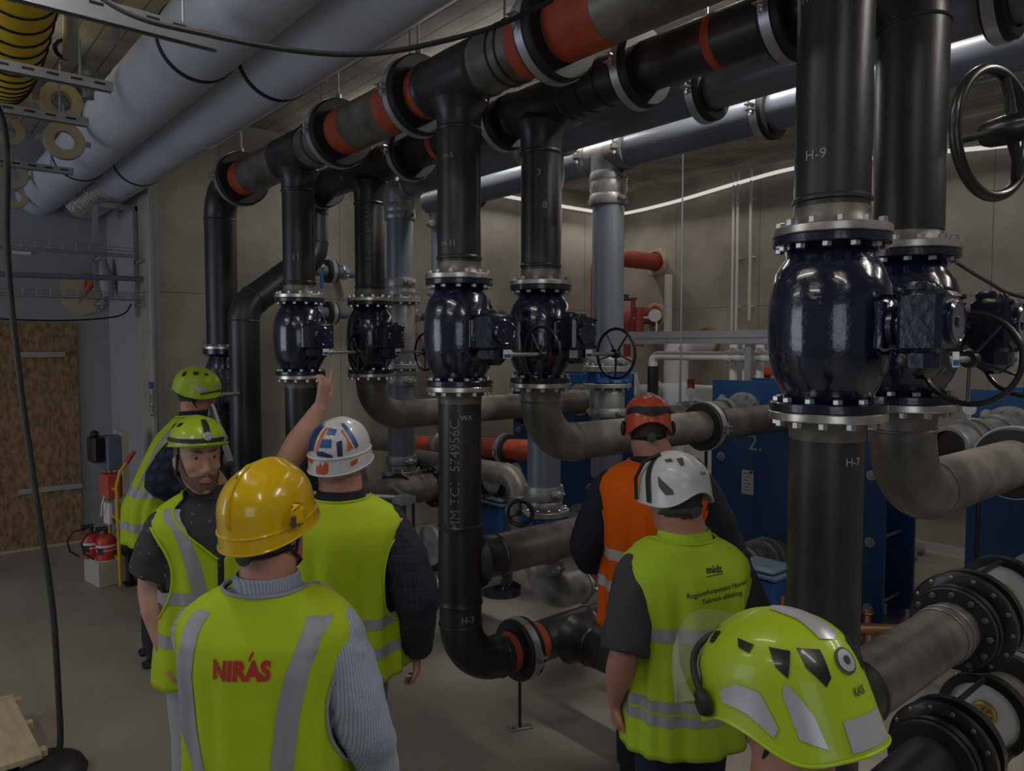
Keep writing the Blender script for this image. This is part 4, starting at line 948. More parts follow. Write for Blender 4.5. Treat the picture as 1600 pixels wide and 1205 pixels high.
t = thing('torn_opening', 'torn sacking and wires hanging from a broken hole behind the lower tray', 'debris', (-8.99, 1.55, 2.5))
pl = [(.0, .08), (.03, .22), (.12, .26), (.3, .24), (.33, .12), (.42, .03), (.40, -.1), (.28, -.16), (.18, -.19), (.08, -.15), (.02, -.08)]
b = B(); b.prism(pl, (-8.985, 1.42, 2.62), (0, 1, 0), (0, 0, 1), .015); b.out('pale_opening', 'foam_ring', t)
b = B(); b.tube([(-8.7, 1.75, 2.9), (-8.75, 1.65, 2.72), (-8.8, 1.56, 2.55)], [.05, .035, .006], 10); b.tube([(-8.72, 1.62, 2.86), (-8.78, 1.6, 2.6)], [.02, .005], 8); b.out('loose_wires', 'primer', t)
cable('thin black wire looping from the hanging post across the hoarding', [(-7.6, -1.0, 2.45), (-7.6, .3, 2.36), (-7.6, 1.1, 2.33), (-7.6, 1.65, 2.38), (-7.6, 1.78, 2.5)], .008)
b = B(); b.box((-8.985, 1.1, 3.05), (.012, .16, .03)); single(b, 'wall_label', 'white', 'small pale strip label on the left wall between the trays', 'label')
b = B(); b.tube([(-8.7, 1.76, 3.0), (-8.6, 1.78, 2.8), (-8.6, 1.8, 2.62)], [.05, .08, .05], 14); single(b, 'plastic_wrap', 'paint_grey', 'grey plastic wrap bundle behind the tray ends', 'wrap')

# power post with extinguishers (turned a little)
PX, PY = -7.32, 1.5
t = thing('power_post', 'beige standing power post with blue and red boxes, beside the hand truck', 'power post', (PX, PY, 0), math.radians(8))
def L(b, n, m, p=None): return b.out(n, m, p or t, world=False)
b = B(); b.box((-.02, -.03, .115), (.34, .28, .23), 0, .006); b.box((.0, .10, .25), (.20, .03, .5), 0, .004); L(b, 'base_box', 'cabinet')
b = B(); b.box((0, .10, .82), (.20, .055, 1.0), 0, .004); b.box((0, .10, 1.32), (.18, .05, .06)); L(b, 'post', 'cabinet')
b = B(); b.box((0.0, .015, 1.16), (.20, .13, .30), 0, .012); L(b, 'socket_box', 'box_blue')
b = B(); b.box((-.02, -.10, 1.20), (.17, .10, .24), 0, .02); b.box((.02, -.12, 1.34), (.1, .06, .05), 0, .02); L(b, 'plug_panel', 'black')
b = B(); b.box((.0, .0, .86), (.19, .12, .22), 0, .01); L(b, 'red_box', 'red_panel')
b = B(); b.box((.02, -.03, .62), (.12, .04, .2), 0, .01); b.tube([(.03, -.06, .78), (.05, -.09, .7), (.0, -.08, .6)], .008, 6); L(b, 'loose_papers', 'white')
b = B(); b.box((.01, .1, .56), (.21, .065, .035)); L(b, 'yellow_tape', 'tape_yellow')
b = B(); b.tube([(.12, .03, .55), (.12, .02, .47), (.12, .04, .42)], [.02, .035, .02], 10); L(b, 'blue_cloth', 'decal_blue')
for x, y, z, s in ((-7.42, 1.36, .0, 'rear red fire extinguisher with white bands standing in the power post base'), (-7.25, 1.44, .0, 'front squat red extinguisher with a dark label on the power post')):
    t2 = thing('fire_extinguisher', s, 'fire extinguisher', (x, y, .2), 0, 'red fire extinguishers')
    R = .075 if 'rear' in s else .08
    b = B(); b.lathe([(0, .22), (R, .22), (R+.003, .235), (R, .25), (R, .40), (R*.8, .43), (R*.35, .45), (0, .452)], (x, y, .0), (0, 0, 1), 28, False); b.out('cylinder', 'red', t2)
    b = B(); b.lathe([(R+.001, 0), (R+.001, .02)], (x, y, .34), (0, 0, 1), 28, False); b.lathe([(R+.001, 0), (R+.001, .01)], (x, y, .31), (0, 0, 1), 28, False); b.out('white_band', 'white', t2)
    b = B(); b.cyl((x, y, .45), (x, y, .49), .018, 12); b.box((x, y-.03, .49), (.02, .1, .012)); b.box((x, y-.03, .51), (.02, .1, .012)); b.out('lever', 'black', t2)
    b = B(); b.tube([(x, y-.04, .48), (x, y-.14, .47), (x, y-.19, .40), (x, y-.17, .30), (x, y-.10, .24)], .008, 8); b.out('hose', 'rubber', t2)
    b = B(); b.box((x+R*.7, y-R*.72, .31), (.05, .004, .06), .8); b.out('label', 'logo_dark', t2)
# hand truck
t = truck = thing('hand_truck', 'yellow hand truck with red grips and a fat tyre, beside the power post', 'hand truck', (-7.05, 1.66, 0))
b = B(); 
for dx in (0, -.32): b.tube([(-7.1+dx, 1.58, .02), (-7.1+dx, 1.57, .9), (-7.1+dx, 1.60, 1.02), (-7.1+dx, 1.66, 1.10)], .014, 12)
b.tube([(-7.1, 1.57, .62), (-7.0, 1.78, .14)], .012, 10); b.tube([(-7.42, 1.57, .62), (-7.36, 1.78, .14)], .012, 10)
for z in (.25, .6, .85): b.cyl((-7.42, 1.575, z), (-7.1, 1.575, z), .011, 10)
b.out('frame', 'truck_yellow', t)
for dx in (0, -.32):
    b = B(); b.tube([(-7.1+dx, 1.655, 1.09), (-7.1+dx, 1.72, 1.19)], .019, 12); b.out('grip', 'red', t)
for x, z in ((-6.98, .15), (-7.46, .15)):
    b = B(); b.torus((x, 1.80, z), (1, 0, 0), .105, .045, 32, 12); wh = b.out('wheel', 'tyre', t)
    b = B(); b.lathe([(0, -.03), (.07, -.03), (.075, 0), (.07, .03), (0, .03)], (x, 1.80, z), (1, 0, 0), 20, False); b.out('wheel_hub', 'red', t)
b = B(); b.box((-7.25, 1.68, .01), (.36, .12, .012)); b.box((-7.28, 1.80, .45), (.26, .1, .5), 0, .03); b.box((-7.25, 1.70, .2), (.3, .1, .38)); b.out('load_plate', 'black', t)
truck.location = (-7.0, 1.585, 0)
# taped paper on the corner
t = thing('taped_notice', 'paper notice with black frame held by blue tape on the column corner', 'notice', (-7.22, 1.83, 1.6))
b = B(); b.box((-7.25, 1.845, 1.60), (.10, .004, .27)); b.out('paper', 'paper', t)
b = B()
for c, s in (((-7.25, 1.842, 1.725), (.085, .003, .012)), ((-7.25, 1.842, 1.475), (.085, .003, .012)), ((-7.29, 1.842, 1.6), (.010, .003, .25)), ((-7.21, 1.842, 1.6), (.010, .003, .25)), ((-7.25, 1.842, 1.66), (.03, .003, .012)), ((-7.26, 1.842, 1.62), (.012, .003, .07)), ((-7.24, 1.842, 1.56), (.03, .003, .012)), ((-7.235, 1.842, 1.53), (.012, .003, .05))): b.box(c, s)
b.out('printed_frame', 'logo_dark', t)
b = B(); b.box((-7.25, 1.841, 1.755), (.13, .003, .05), 0); b.out('blue_tape', 'decal_blue', t)
# pallet with boards
t = thing('wooden_pallet', 'pale wooden pallet cover lying on the floor in the lower left corner', 'pallet', (-4.5, .25, 0), math.radians(2))
b = B(); b.box((0, 0, .135), (.83, .5, .03), 0, .003); b.out('top_board', 'pine', t, world=False)
for dy in (-.2, 0, .2):
    b = B(); b.box((0, dy, .06), (.8, .08, .115)); b.out('bearer', 'pine', t, world=False)
for dx in (-.35, 0, .35):
    b = B(); b.box((dx, .26, .128), (.05, .04, .03)); b.out('cleat', 'pine', t, world=False)
# ================================================================ people
def lerp_tab(tab, z):
    if z <= tab[0][0]: return tab[0][1:]
    for i in range(len(tab)-1):
        if z <= tab[i+1][0]:
            f = (z-tab[i][0])/(tab[i+1][0]-tab[i][0]); f = f*f*(3-2*f)*.5+f*.5
            return tuple(p+(q-p)*f for p, q in zip(tab[i][1:], tab[i+1][1:]))
    return tab[-1][1:]
TORSO = [(.80, .155, .110, .0), (.90, .172, .122, .0), (1.0, .168, .122, .005), (1.10, .165, .120, .01), (1.22, .172, .122, .008), (1.34, .186, .124, .0), (1.41, .186, .115, -.005), (1.445, .165, .098, -.008), (1.475, .12, .080, -.008), (1.50, .082, .068, -.004), (1.52, .064, .062, .0)]
HEAD = [(-.128, .018, .02, .060), (-.120, .036, .04, .048), (-.10, .050, .062, .030), (-.065, .061, .084, .010), (-.02, .070, .094, 0), (.02, .075, .098, 0), (.06, .074, .096, -.002), (.09, .062, .082, -.004), (.112, .036, .05, -.004), (.12, .01, .014, -.004)]
def sring(z, a, b, cy, n=2.3, N=36, off=0):
    o = []
    for k in range(N):
        t = 2*PI*k/N; s, c = math.sin(t), math.cos(t)
        o.append(((a+off)*math.copysign(abs(s)**(2/n), s), cy-(b+off)*math.copysign(abs(c)**(2/n), c), z))
    return o
def head_pt(th, z, off=0):
    a, b, cy = lerp_tab(HEAD, z); return Vector(((a+off)*math.sin(th), cy-(b+off)*math.cos(th), z))
def remesh(o, vox, it=3):
    m = o.modifiers.new('remesh', 'REMESH'); m.mode = 'VOXEL'; m.voxel_size = vox; m.use_smooth_shade = True
    if it: s = o.modifiers.new('smooth', 'SMOOTH'); s.iterations = it; s.factor = .5
    return o
def ellipsoid(b, c, r, M_=None, n=16, m=10):
    c = Vector(c); rings = []
    for i in range(m+1):
        p = PI*(i+.02)/(m+.04); ring = []
        for k in range(n):
            t = 2*PI*k/n; v = Vector((r[0]*math.sin(p)*math.cos(t), r[1]*math.sin(p)*math.sin(t), r[2]*math.cos(p)))
            ring.append((M_ @ v if M_ else v)+c)
        rings.append(ring)
    b.loft(rings)
def limb(b, pts, rad, n=20, sub=5):
    P = [Vector(p) for p in pts]; o = []; r = []
    for i in range(len(P)-1):
        for k in range(sub):
            f = k/sub; o.append(P[i].lerp(P[i+1], f)); r.append(rad[i]+(rad[i+1]-rad[i])*f)
    o.append(P[-1]); r.append(rad[-1])
    for _ in range(2):
        q = list(o)
        for i in range(1, len(o)-1): q[i] = (o[i-1]+o[i]*2+o[i+1])/4
        o = q
    b.tube(o, r, n)
def hand(b, w, d, pn, side, curl=.5, point=False, s=1.0):
    """w wrist, d hand direction, pn palm normal, side = +1 thumb along d x pn"""
    w = Vector(w); d = Vector(d).normalized(); pn = Vector(pn); pn = (pn-d*pn.dot(d)).normalized(); x = d.cross(pn)*side
    def box_(c0, c1, hw0, hw1, th0, th1):
        rg = []
        for f in (0, .25, .5, .75, 1):
            c = c0.lerp(c1, f); hw = hw0+(hw1-hw0)*f; th = th0+(th1-th0)*f
            rg.append([c+x*hw*math.cos(t)+pn*th*math.sin(t) for t in [2*PI*k/14 for k in range(14)]])
        b.loft(rg)
    box_(w-d*.02, w+d*.095*s, .030*s, .042*s, .022*s, .015*s)
    for k, (ox, L, r) in enumerate(((.031, .072, .0088), (.0105, .080, .0092), (-.0105, .074, .0088), (-.031, .058, .0078))):
        c = curl if not (point and k == 0) else .05
        p = w+d*.088*s+x*ox*s; dr = (d+x*ox*2.2).normalized(); P = [p-dr*.02, p]; R_ = [r*s, r*s]
        for seg, fr in ((0, .45), (1, .3), (2, .25)):
            a = c*(.9+seg*.35); ax = x; rot = Matrix.Rotation(-a*side, 3, dr.cross(pn).normalized()*side)
            nd = (dr*math.cos(a)+pn*math.sin(a)).normalized()
            pnn = (pn*math.cos(a)-dr*math.sin(a)).normalized()
            dr, pn_ = nd, pnn; p = p+dr*L*fr*s; P.append(p); R_.append(r*s*(.95-.09*seg)); pn = pn_
        b.tube(P, R_, 10)
        ellipsoid(b, P[-1], (r*s*.8,)*3, None, 10, 6)
        pn = d.cross(x)*(-side) if False else (Vector(PNORM[0]) if False else pn0(d, x, side))
    tb = w+d*.022*s+x*.026*s; t1 = tb+(x*.75+d*.75).normalized()*.045*s; t2 = t1+(d*.9+x*.25+pn0(d, x, side)*.35).normalized()*.032*s; t3 = t2+(d+pn0(d, x, side)*.5).normalized()*.024*s
    b.tube([tb-(x*.75+d*.75)*.01, t1, t2, t3], [.014*s, .0118*s, .0105*s, .008*s], 10); ellipsoid(b, t3, (.0078*s,)*3, None, 10, 6)
def pn0(d, x, side): return (x*side).cross(d).normalized()
def pl(px, dep):
    """ground point seen in picture column px at depth dep"""
    a = (px-800)/1156; Fx, Fy, Rx, Ry = -math.sin(math.radians(49.7)), math.cos(math.radians(49.7)), math.cos(math.radians(49.7)), math.sin(math.radians(49.7))
    return (dep*(Fx+Rx*a), dep*(Fy+Ry*a)), math.atan(a)

class Person:
    def __init__(s, label, px, dep, psi, sc=1, bulk=1.0, headyaw=0, headpitch=0, headroll=0, lean=0, hs=1.0, nk=1.1, hx=0, flare=0, ak=1.08):
        (x, y), va = pl(px, dep)
        s.root = thing('person', label, 'person', (x, y, 0), math.radians(49.7)-va-math.radians(psi)); s.root.scale = (sc, sc, sc)
        s.bulk = bulk; s.lean = lean; s.nk = nk; s.flare = flare; s.ak = ak
        hc = Vector((hx, .018+lean*.62, 1.655-abs(lean)*.08))
        s.H = Matrix.Translation(hc) @ Matrix.Scale(hs, 4) @ Matrix.Rotation(-math.radians(headyaw), 4, 'Z') @ Matrix.Rotation(-math.radians(headpitch), 4, 'X') @ Matrix.Rotation(math.radians(headroll), 4, 'Y')
    def bend(s, p):
        """lean the upper body forward above the hips"""
        v = Vector(p); f = max(0, (v.z-.95)); return Vector((v.x, v.y+s.lean*f*1.1, v.z-abs(s.lean)*f*.12))
    def out(s, b, name, m, parent=None, **k):
        return b.out(name, m, parent or s.root, world=False, **k)
    def torso(s, b, off=0, z0=.8, z1=1.52, wide=0):
        z = z0; rg = []
        while z < z1+.001:
            a, d, cy = lerp_tab(TORSO, z); a *= s.bulk; d *= 1+(s.bulk-1)*1.4
            rg.append([s.bend(p) for p in sring(z, a, d, cy, off=off)]); z += .02
        b.loft(rg)
    def arm_pts(s, sd, el, wr):
        sh = Vector((sd*.170*s.bulk, -.005, 1.395)); return [s.bend(sh), Vector(el), Vector(wr)]
    def body(s, arms, vox=.008, legs=True, hands=(None, None), stance=.10, face=False, m='skin'):
        """arms: {side: (elbow, wrist)}"""
        b = B(); s.torso(b, -.004)
        k = s.bulk
        q = k*s.ak
        for sd, (el, wr) in arms.items():
            p = s.arm_pts(sd, el, wr); limb(b, [p[0], p[0].lerp(p[1], .5), p[1], p[1].lerp(p[2], .35), p[2]], [.052*q, .050*q, .041*q, .043*q, .028])
            ellipsoid(b, p[0], (.056*k,)*3); ellipsoid(b, p[1], (.040*q,)*3)
        if legs:
            for sd in (-1, 1):
                limb(b, [(sd*.085, 0, .92), (sd*stance*.95, .01, .5), (sd*stance, -.015, .36), (sd*stance, -.01, .08)], [.09, .058, .056, .036])
                limb(b, [(sd*stance, -.05, .045), (sd*(stance+.01), .06, .04), (sd*(stance+.015), .14, .025)], [.04, .04, .025])
        nk = s.H @ Vector((0, -.01, -.055)); limb(b, [s.bend((0, -.002, 1.45)), s.bend((0, -.002, 1.52)), nk, s.H @ Vector((0, -.005, .0))], [.074*k*s.nk, .064*k*s.nk, .060*k*s.nk, .056])
        hb = B(); z = -.128; rg = []
        while z < .121: a, d, cy = lerp_tab(HEAD, z); rg.append([s.H @ Vector(p) for p in sring(z, a, d, cy, 2.15)]); z += .0083
        b.loft(rg)
        b.tube([s.H @ Vector(p) for p in ((0, .088, .022), (0, .104, -.01), (0, .116, -.034), (0, .098, -.046))], [.009, .011, .015, .009], 12)
        for sd in (-1, 1):
            ellipsoid(b, s.H @ Vector((sd*.011, .100, -.037)), (.009, .009, .008))
            ellipsoid(b, s.H @ Vector((sd*.077, -.008, -.012)), (.008, .018, .030), s.H.to_3x3() @ Matrix.Rotation(sd*.35, 3, 'Z'))
            ellipsoid(b, s.H @ Vector((sd*.030, .083, .030)), (.026, .014, .008), s.H.to_3x3())
            ellipsoid(b, s.H @ Vector((sd*.040, .066, -.025)), (.022, .020, .020), s.H.to_3x3())
        ellipsoid(b, s.H @ Vector((0, .080, -.112)), (.022, .018, .016), s.H.to_3x3())
        ellipsoid(b, s.H @ Vector((0, .088, -.068)), (.024, .014, .014), s.H.to_3x3())
        for hd in hands:
            if hd: hand(b, *hd)
        o = s.out(b, 'body', m); remesh(o, vox, 2)
        b = B()
        for sd in (-1, 1):
            ellipsoid(b, s.H @ Vector((sd*.031, .0835, .012)), (.0125, .009, .0075), s.H.to_3x3())
        e = s.out(b, 'eyes', 'eye')
        b = B()
        for sd in (-1, 1): ellipsoid(b, s.H @ Vector((sd*.031, .0905, .011)), (.0052, .003, .0055), s.H.to_3x3())
        s.out(b, 'irises', 'iris')
        b = B()
        for dz, r in ((-.071, .0045), (-.078, .0055)): b.tube([s.H @ Vector(p) for p in ((-.024, .093, -.0745), (-.01, .1035, dz), (0, .1045, dz), (.01, .1035, dz), (.024, .093, -.0745))], [.002, r, r, r, .002], 8)
        s.out(b, 'lips', 'lip')
        b = B()
        for sd in (-1, 1): b.tube([s.H @ Vector(p) for p in ((sd*.012, .098, .030), (sd*.03, .098, .035), (sd*.05, .083, .030))], [.003, .005, .002], 8)
        s.out(b, 'eyebrows', 'beard')
        return o
    def shirt(s, m, arms, long_, name='shirt', z0=.86, vox=.011, cuff=None, collar=None, off=.012):
        b = B(); s.torso(b, off, z0, 1.50); k = s.bulk
        for sd, (el, wr) in arms.items():
            p = s.arm_pts(sd, el, wr)
            if long_: 
                f = cuff if cuff is not None else .93
                limb(b, [p[0], p[0].lerp(p[1], .5), p[1], p[1].lerp(p[2], .5), p[1].lerp(p[2], f)], [.072*k, .070*k*s.ak, .062*k*s.ak, .056*k*s.ak, .044*k*s.ak], 24)
            else:
                f = cuff if cuff is not None else .85
                limb(b, [p[0], p[0].lerp(p[1], f*.5), p[0].lerp(p[1], f)], [.072*k, .072*k*s.ak, .070*k*s.ak], 24)
            ellipsoid(b, p[0], (.068*k, .068*k, .066*k))
        o = s.out(b, name, m); remesh(o, vox, 5)
        dt = o.modifiers.new('folds', 'DISPLACE'); tx = bpy.data.textures.get('folds') or bpy.data.textures.new('folds', 'CLOUDS'); tx.noise_scale = .09; tx.noise_depth = 2
        dt.texture = tx; dt.strength = .022; dt.mid_level = .5; dt.texture_coords = 'LOCAL'
        if collar:
            b = B(); rg = []
            for z, rr in ((1.485, .075), (1.515, .068), (1.545, .070), (1.540, .076), (1.51, .080), (1.49, .085)):
                rr *= .5+.5*s.nk
                rg.append([s.bend(p) for p in sring(z, rr*k, rr*k*.98, -.002, 2)])
            b.loft(rg, False); c = s.out(b, 'collar', collar)
        return o
    def trousers(s, m, stance=.10, z1=.98, shoe='shoe'):
        b = B(); rg = []
        z = .80
        while z < z1+.001:
            a, d, cy = lerp_tab(TORSO, z); rg.append(sring(z, a*s.bulk, d*(1+(s.bulk-1)*1.2), cy, off=.014)); z += .02
        b.loft(rg)
        for sd in (-1, 1): limb(b, [(sd*.088, 0, .88), (sd*stance*.95, .01, .5), (sd*stance, -.01, .3), (sd*stance, -.015, .07)], [.112, .080, .074, .068], 24)
        o = s.out(b, 'trousers', m); remesh(o, .013, 5)
        for sd in (-1, 1):
            b = B(); limb(b, [(sd*stance, -.075, .05), (sd*stance, -.03, .055), (sd*(stance+.008), .06, .05), (sd*(stance+.015), .17, .035)], [.045, .052, .048, .036], 20); b.box((sd*(stance+.007), .04, .012), (.10, .29, .024), 0, .01); sh = s.out(b, 'shoe', shoe); remesh(sh, .008, 2)
    # ---- vest
    VT = [(.66, .222, .172), (.80, .215, .165), (.95, .208, .160), (1.10, .204, .157), (1.22, .207, .155), (1.33, .220, .152), (1.39, .226, .142), (1.42, .221, .128), (1.447, .203, .114), (1.470, .176, .102), (1.490, .144, .093), (1.508, .110, .083), (1.525, .088, .076), (1.54, .078, .070)]
    def vfn(s, off=0, fold=.009):
        k = s.bulk
        def f(th, z):
            a, b = lerp_tab(s.VT, z); a *= k; b *= 1+(k-1)*1.4; n = 2.35
            sn, cs = math.sin(th), math.cos(th); g = max(0, min(1, (1.44-z)/.2)); a += s.flare*max(0, sn)*max(0, .12-cs)*1.3*max(0, 1.3-z)
            fo = fold*g*(noise.noise(Vector((math.sin(th)*4.2, math.cos(th)*4.2, z*1.6+k*7)))*2.2+.6*math.sin(th*9+2*z))+off
            return s.bend(((a+fo)*math.copysign(abs(sn)**(2/n), sn), -(b+fo)*math.copysign(abs(cs)**(2/n), cs), z))
        return f
    def x2th(s, x, z, front=False):
        a, b = lerp_tab(s.VT, z); r = max(-1, min(1, x/(a*s.bulk))); th = math.asin(math.copysign(abs(r)**(2.35/2), r))
        return th if not front else math.copysign(PI, th if th else 1)-th
    def vest(s, m, hem=.74, vneck=1.24, st=.02, bands=(), piping=None, open_front=.03, band_m='reflect', hole=(1.235, .175, .56), name='safety_vest'):
        f = s.vfn(); e = PI-open_front
        ztop = 1.505
        outer = [(-e, hem), (e, hem), (e, vneck), (PI*.80, 1.42), (PI*.66, 1.500), (PI*.5, 1.516), (.9, 1.513), (0, ztop), (-.9, 1.513), (-PI*.5, 1.516), (-PI*.66, 1.500), (-PI*.80, 1.42), (-e, vneck)]
        zc, hz, wt = hole
        holes = []
        for sd in (-1, 1): holes.append([(sd*PI/2+wt*math.cos(t), zc+hz*math.sin(t)*(1 if math.sin(t) < 0 else .93)) for t in [2*PI*q/40 for q in range(40)]])
        b = B(); patch(b, outer, f, st*4.2, holes, 4.2)
        o = s.out(b, name, m, ang=80); solid(o, .003, 1)
        fb = s.vfn(.0048)
        for P in bands:
            mm = band_m
            if isinstance(P, tuple): P, mm = P
            b = B(); patch(b, P, fb, .05, (), 4.2); s.out(b, 'reflective_band', mm, o, ang=80)
        pf = s.vfn(.004)
        for L in holes+[None]:
            if L is None: pts = [pf(th, z) for i in range(2, len(outer)-1) for th, z in [(outer[i][0]+(outer[i+1][0]-outer[i][0])*q/6, outer[i][1]+(outer[i+1][1]-outer[i][1])*q/6) for q in range(6)]]; close = False
            else: pts = [pf(th, z) for th, z in densify(L, .09)]; close = True
            b = B(); b.tube(pts, .005, 8, not close, close); s.out(b, 'piping', piping or m, o)
        return o
    def hband(s, z0, z1, e=3.05, skip=None): return [(-e, z0), (e, z0), (e, z1), (-e, z1)]
    def vband(s, pts, w=.05, front=False):
        """band following (x, z) points on the back or front"""
        lo = [(s.x2th(x-w/2, z, front), z) for x, z in pts]; hi = [(s.x2th(x+w/2, z, front), z) for x, z in pts]
        return lo+hi[::-1]
    # ---- hair and helmets
    def hair(s, m, z0=-.055, side=1.75, beard=None):
        b = B(); P = [(-side, .0), (-side*.8, z0*.6), (-1.0, z0), (0, z0-.012), (1.0, z0), (side*.8, z0*.6), (side, .0), (side, .09), (-side, .09)]
        patch(b, P, lambda th, z: s.H @ head_pt(th, z, .007+.10*max(0, -z-.01)*(s.nk-.8)+.003*noise.noise(Vector((th*8, z*60, 0)))), .022, (), 2)
        o = s.out(b, 'hair', m, ang=80)
        if beard:
            b = B(); P = [(1.75, .0), (1.95, .0), (2.15, -.06), (2.6, -.058), (2.9, -.052), (3.38, -.052), (3.68, -.058), (4.13, -.06), (4.33, .0), (4.53, .0), (4.45, -.07), (4.1, -.103), (3.5, -.125), (3.14, -.127), (2.78, -.125), (2.18, -.103), (1.83, -.07)]
            patch(b, P, lambda th, z: s.H @ head_pt(th, z, .006), .03, [[(2.95, -.066), (3.33, -.066), (3.3, -.086), (2.98, -.086)]], 3)
            s.out(b, 'beard', beard, ang=80)
        return o
    def helmet_fn(s, a=.112, bl=.137, h=.118, z0=.035, rim=lambda t: -.0, flare=.0, brim=.0, cy=.0, ridge=.0, tilt=0, n=2.15):
        T = s.H @ Matrix.Rotation(math.radians(tilt), 4, 'X')
        def f(th, t, off=0):
            sn, cs = math.sin(th), math.cos(th)
            fr = max(0, -cs)
            if t <= 1: al = t*PI/2; rho = math.sin(al)**.92; z = z0+(h+off)*math.cos(al)**.92
            else: u = (t-1)/.35; rho = 1+flare*u; z = z0-u*(z0-rim(th))
            rg = ridge*math.exp(-(sn*rho/.22)**2)*(1 if t <= 1 else max(0, 1-(t-1)/.2))
            x = (a+off)*rho*math.copysign(abs(sn)**(2/n), sn); y = -(bl+off+rg*.3)*rho*math.copysign(abs(cs)**(2/n), cs)
            if t > 1: y += brim*fr**3*((t-1)/.35)
            return T @ Vector((x, y+cy, z+rg*max(0, math.cos(min(1, t)*PI/2))))
        return f
    def helmet(s, f, m, thick=.004, name='helmet'):
        b = B(); N = 72; ts = [.0005]+[i/22 for i in range(1, 23)]+[1.05, 1.1, 1.16, 1.22, 1.28, 1.33, 1.35]
        rg = [[f(2*PI*k/N, t) for k in range(N)] for t in ts]
        b.loft(rg, False); b.f.append(list(range(N))[::-1]); b.mi.append(0)
        o = s.out(b, name, m, ang=60); solid(o, thick, 1); s.hel = o
        b = B(); b.tube([f(2*PI*k/N, 1.35) for k in range(N)], .0032, 8, False, True); s.out(b, 'rim_edge', m, o)
        return o
    def hpatch(s, f, poly, m, name='vent', off=.0022, st=.06):
        b = B(); patch(b, poly, lambda th, t: f(th, t, off), st); return s.out(b, name, m, s.hel, ang=80)
    def band_at(s, f, t0, th0, th1, w, m, name, off=.003):
        pass
    def strap(s, m='strap', knob=True, nape=True):
        if nape:
            b = B(); patch(b, [(-1.5, -.045), (1.5, -.045), (1.5, -.022), (-1.5, -.022)], lambda th, z: s.H @ head_pt(th, z+.0*abs(th), .012), .05, (), 2); o = s.out(b, 'nape_strap', m, ang=80); solid(o, .004)
            if knob:
                b = B(); c = s.H @ head_pt(0, -.034, .012); b.lathe([(0, .0), (.020, .0), (.022, .006), (.02, .014), (.012, .016), (0, .016)], c, s.H.to_3x3() @ Vector((0, -1, 0)), 24, False); s.out(b, 'adjuster_knob', 'grey_strap')
    def chinstrap(s, m='strap'):
        for sd in (-1, 1):
            b = B(); pts = [s.H @ Vector(p) for p in ((sd*.080, -.05, .01), (sd*.077, -.01, -.055), (sd*.060, .035, -.100), (sd*.02, .062, -.133))]; b.tube(pts, [.0045]*4, 8)
            b.tube([s.H @ Vector((sd*.081, .03, .02)), s.H @ Vector((sd*.077, .0, -.06))], [.0045]*2, 8); s.out(b, 'chin_strap', m)
    def text(s, t, size, x0, z0, m, bold=0, slant=0, name='vest_text', stretch=1):
        V, Fc = text2d(t, size, bold); V = [(x*stretch, z) for x, z in V]; ff = s.vfn(.0068); b = B()
        b.add([ff(s.x2th(x0+x, z0+z+slant*x), z0+z+slant*x) for x, z in V], Fc); return s.out(b, name, m, ang=80)

STICK = 'sticker'
def lime_details(p, f, side_l=True):
    for sg in (-1, 1):
        H_ = lambda P: [(sg*a if sg > 0 else 2*PI-a, t) for a, t in P][::sg]
        for P in ([(1.15, .50), (1.45, .47), (1.42, .62), (1.22, .64)], [(1.72, .45), (2.0, .42), (1.96, .54), (1.74, .57)], [(.62, .60), (.82, .55), (.86, .74), (.68, .80)]): p.hpatch(f, H_(P), 'black')
        p.hpatch(f, H_([(1.45, 1.0), (1.9, .98), (2.05, 1.12), (1.55, 1.15)]), STICK, 'reflective_sticker')
        p.hpatch(f, H_([(2.3, .82), (2.7, .76), (2.65, .92), (2.35, 1.0)]), STICK, 'reflective_sticker')

# --- man in the yellow helmet, nearest at the left
p = Person('person seen from behind in yellow helmet, pale striped shirt and yellow vest with red lettering', 412, 1.88, 22, .985, 1.04, headyaw=18, headpitch=-11, headroll=0)
arms = {1: ((.265, -.02, 1.14), (.27, .12, .90)), -1: ((-.19, .09, 1.15), (-.12, .26, 1.02))}
p.body(arms, .009, m='skin'); p.shirt('stripe_shirt', arms, True, collar='stripe_shirt', off=.012); p.trousers('trouser_navy')
vb = [p.vband([(.155, 1.462), (.150, 1.42), (.125, 1.34), (.105, 1.25), (.09, 1.12), (.085, 1.0), (.085, .76)], .05), p.vband([(-.125, 1.47), (-.150, 1.40), (-.160, 1.32), (-.152, 1.22), (-.125, 1.10), (-.115, 1.0), (-.115, .76)], .045), p.hband(.80, .85)]
p.vest('hivis', .72, bands=vb, piping='reflect', st=.016)
p.text('NIRAS', .060, -.005, 1.348, 'logo_red', .0030, stretch=.86)
b = B(); ff = p.vfn(.0045); patch(b, [(.012, 1.374), (.016, 1.388), (.023, 1.396), (.024, 1.388), (.019, 1.378), (.014, 1.370)], lambda x, z: ff(p.x2th(x, z), z), .012); p.out(b, 'vest_logo', 'logo_red', ang=80)
p.hair('hair_grey', -.075)
f = p.helmet_fn(.103, .138, .118, .058, rim=lambda t: -.006-.012*math.cos(t), flare=.03, brim=.03, ridge=.012, n=2.2, tilt=-3)
p.helmet(f, 'helmet_yellow')
b = B(); b.tube([f(th, 1.16, .001) for th in [2*PI*k/60 for k in range(60)]], .0032, 8, False, True); p.out(b, 'rim_ridge', 'helmet_yellow', p.hel)
b = B(); b.tube([f(0, .15+.9*k/14, .002) for k in range(15)], [.002]+[.006]*13+[.002], 8); p.out(b, 'centre_rib', 'helmet_yellow', p.hel)
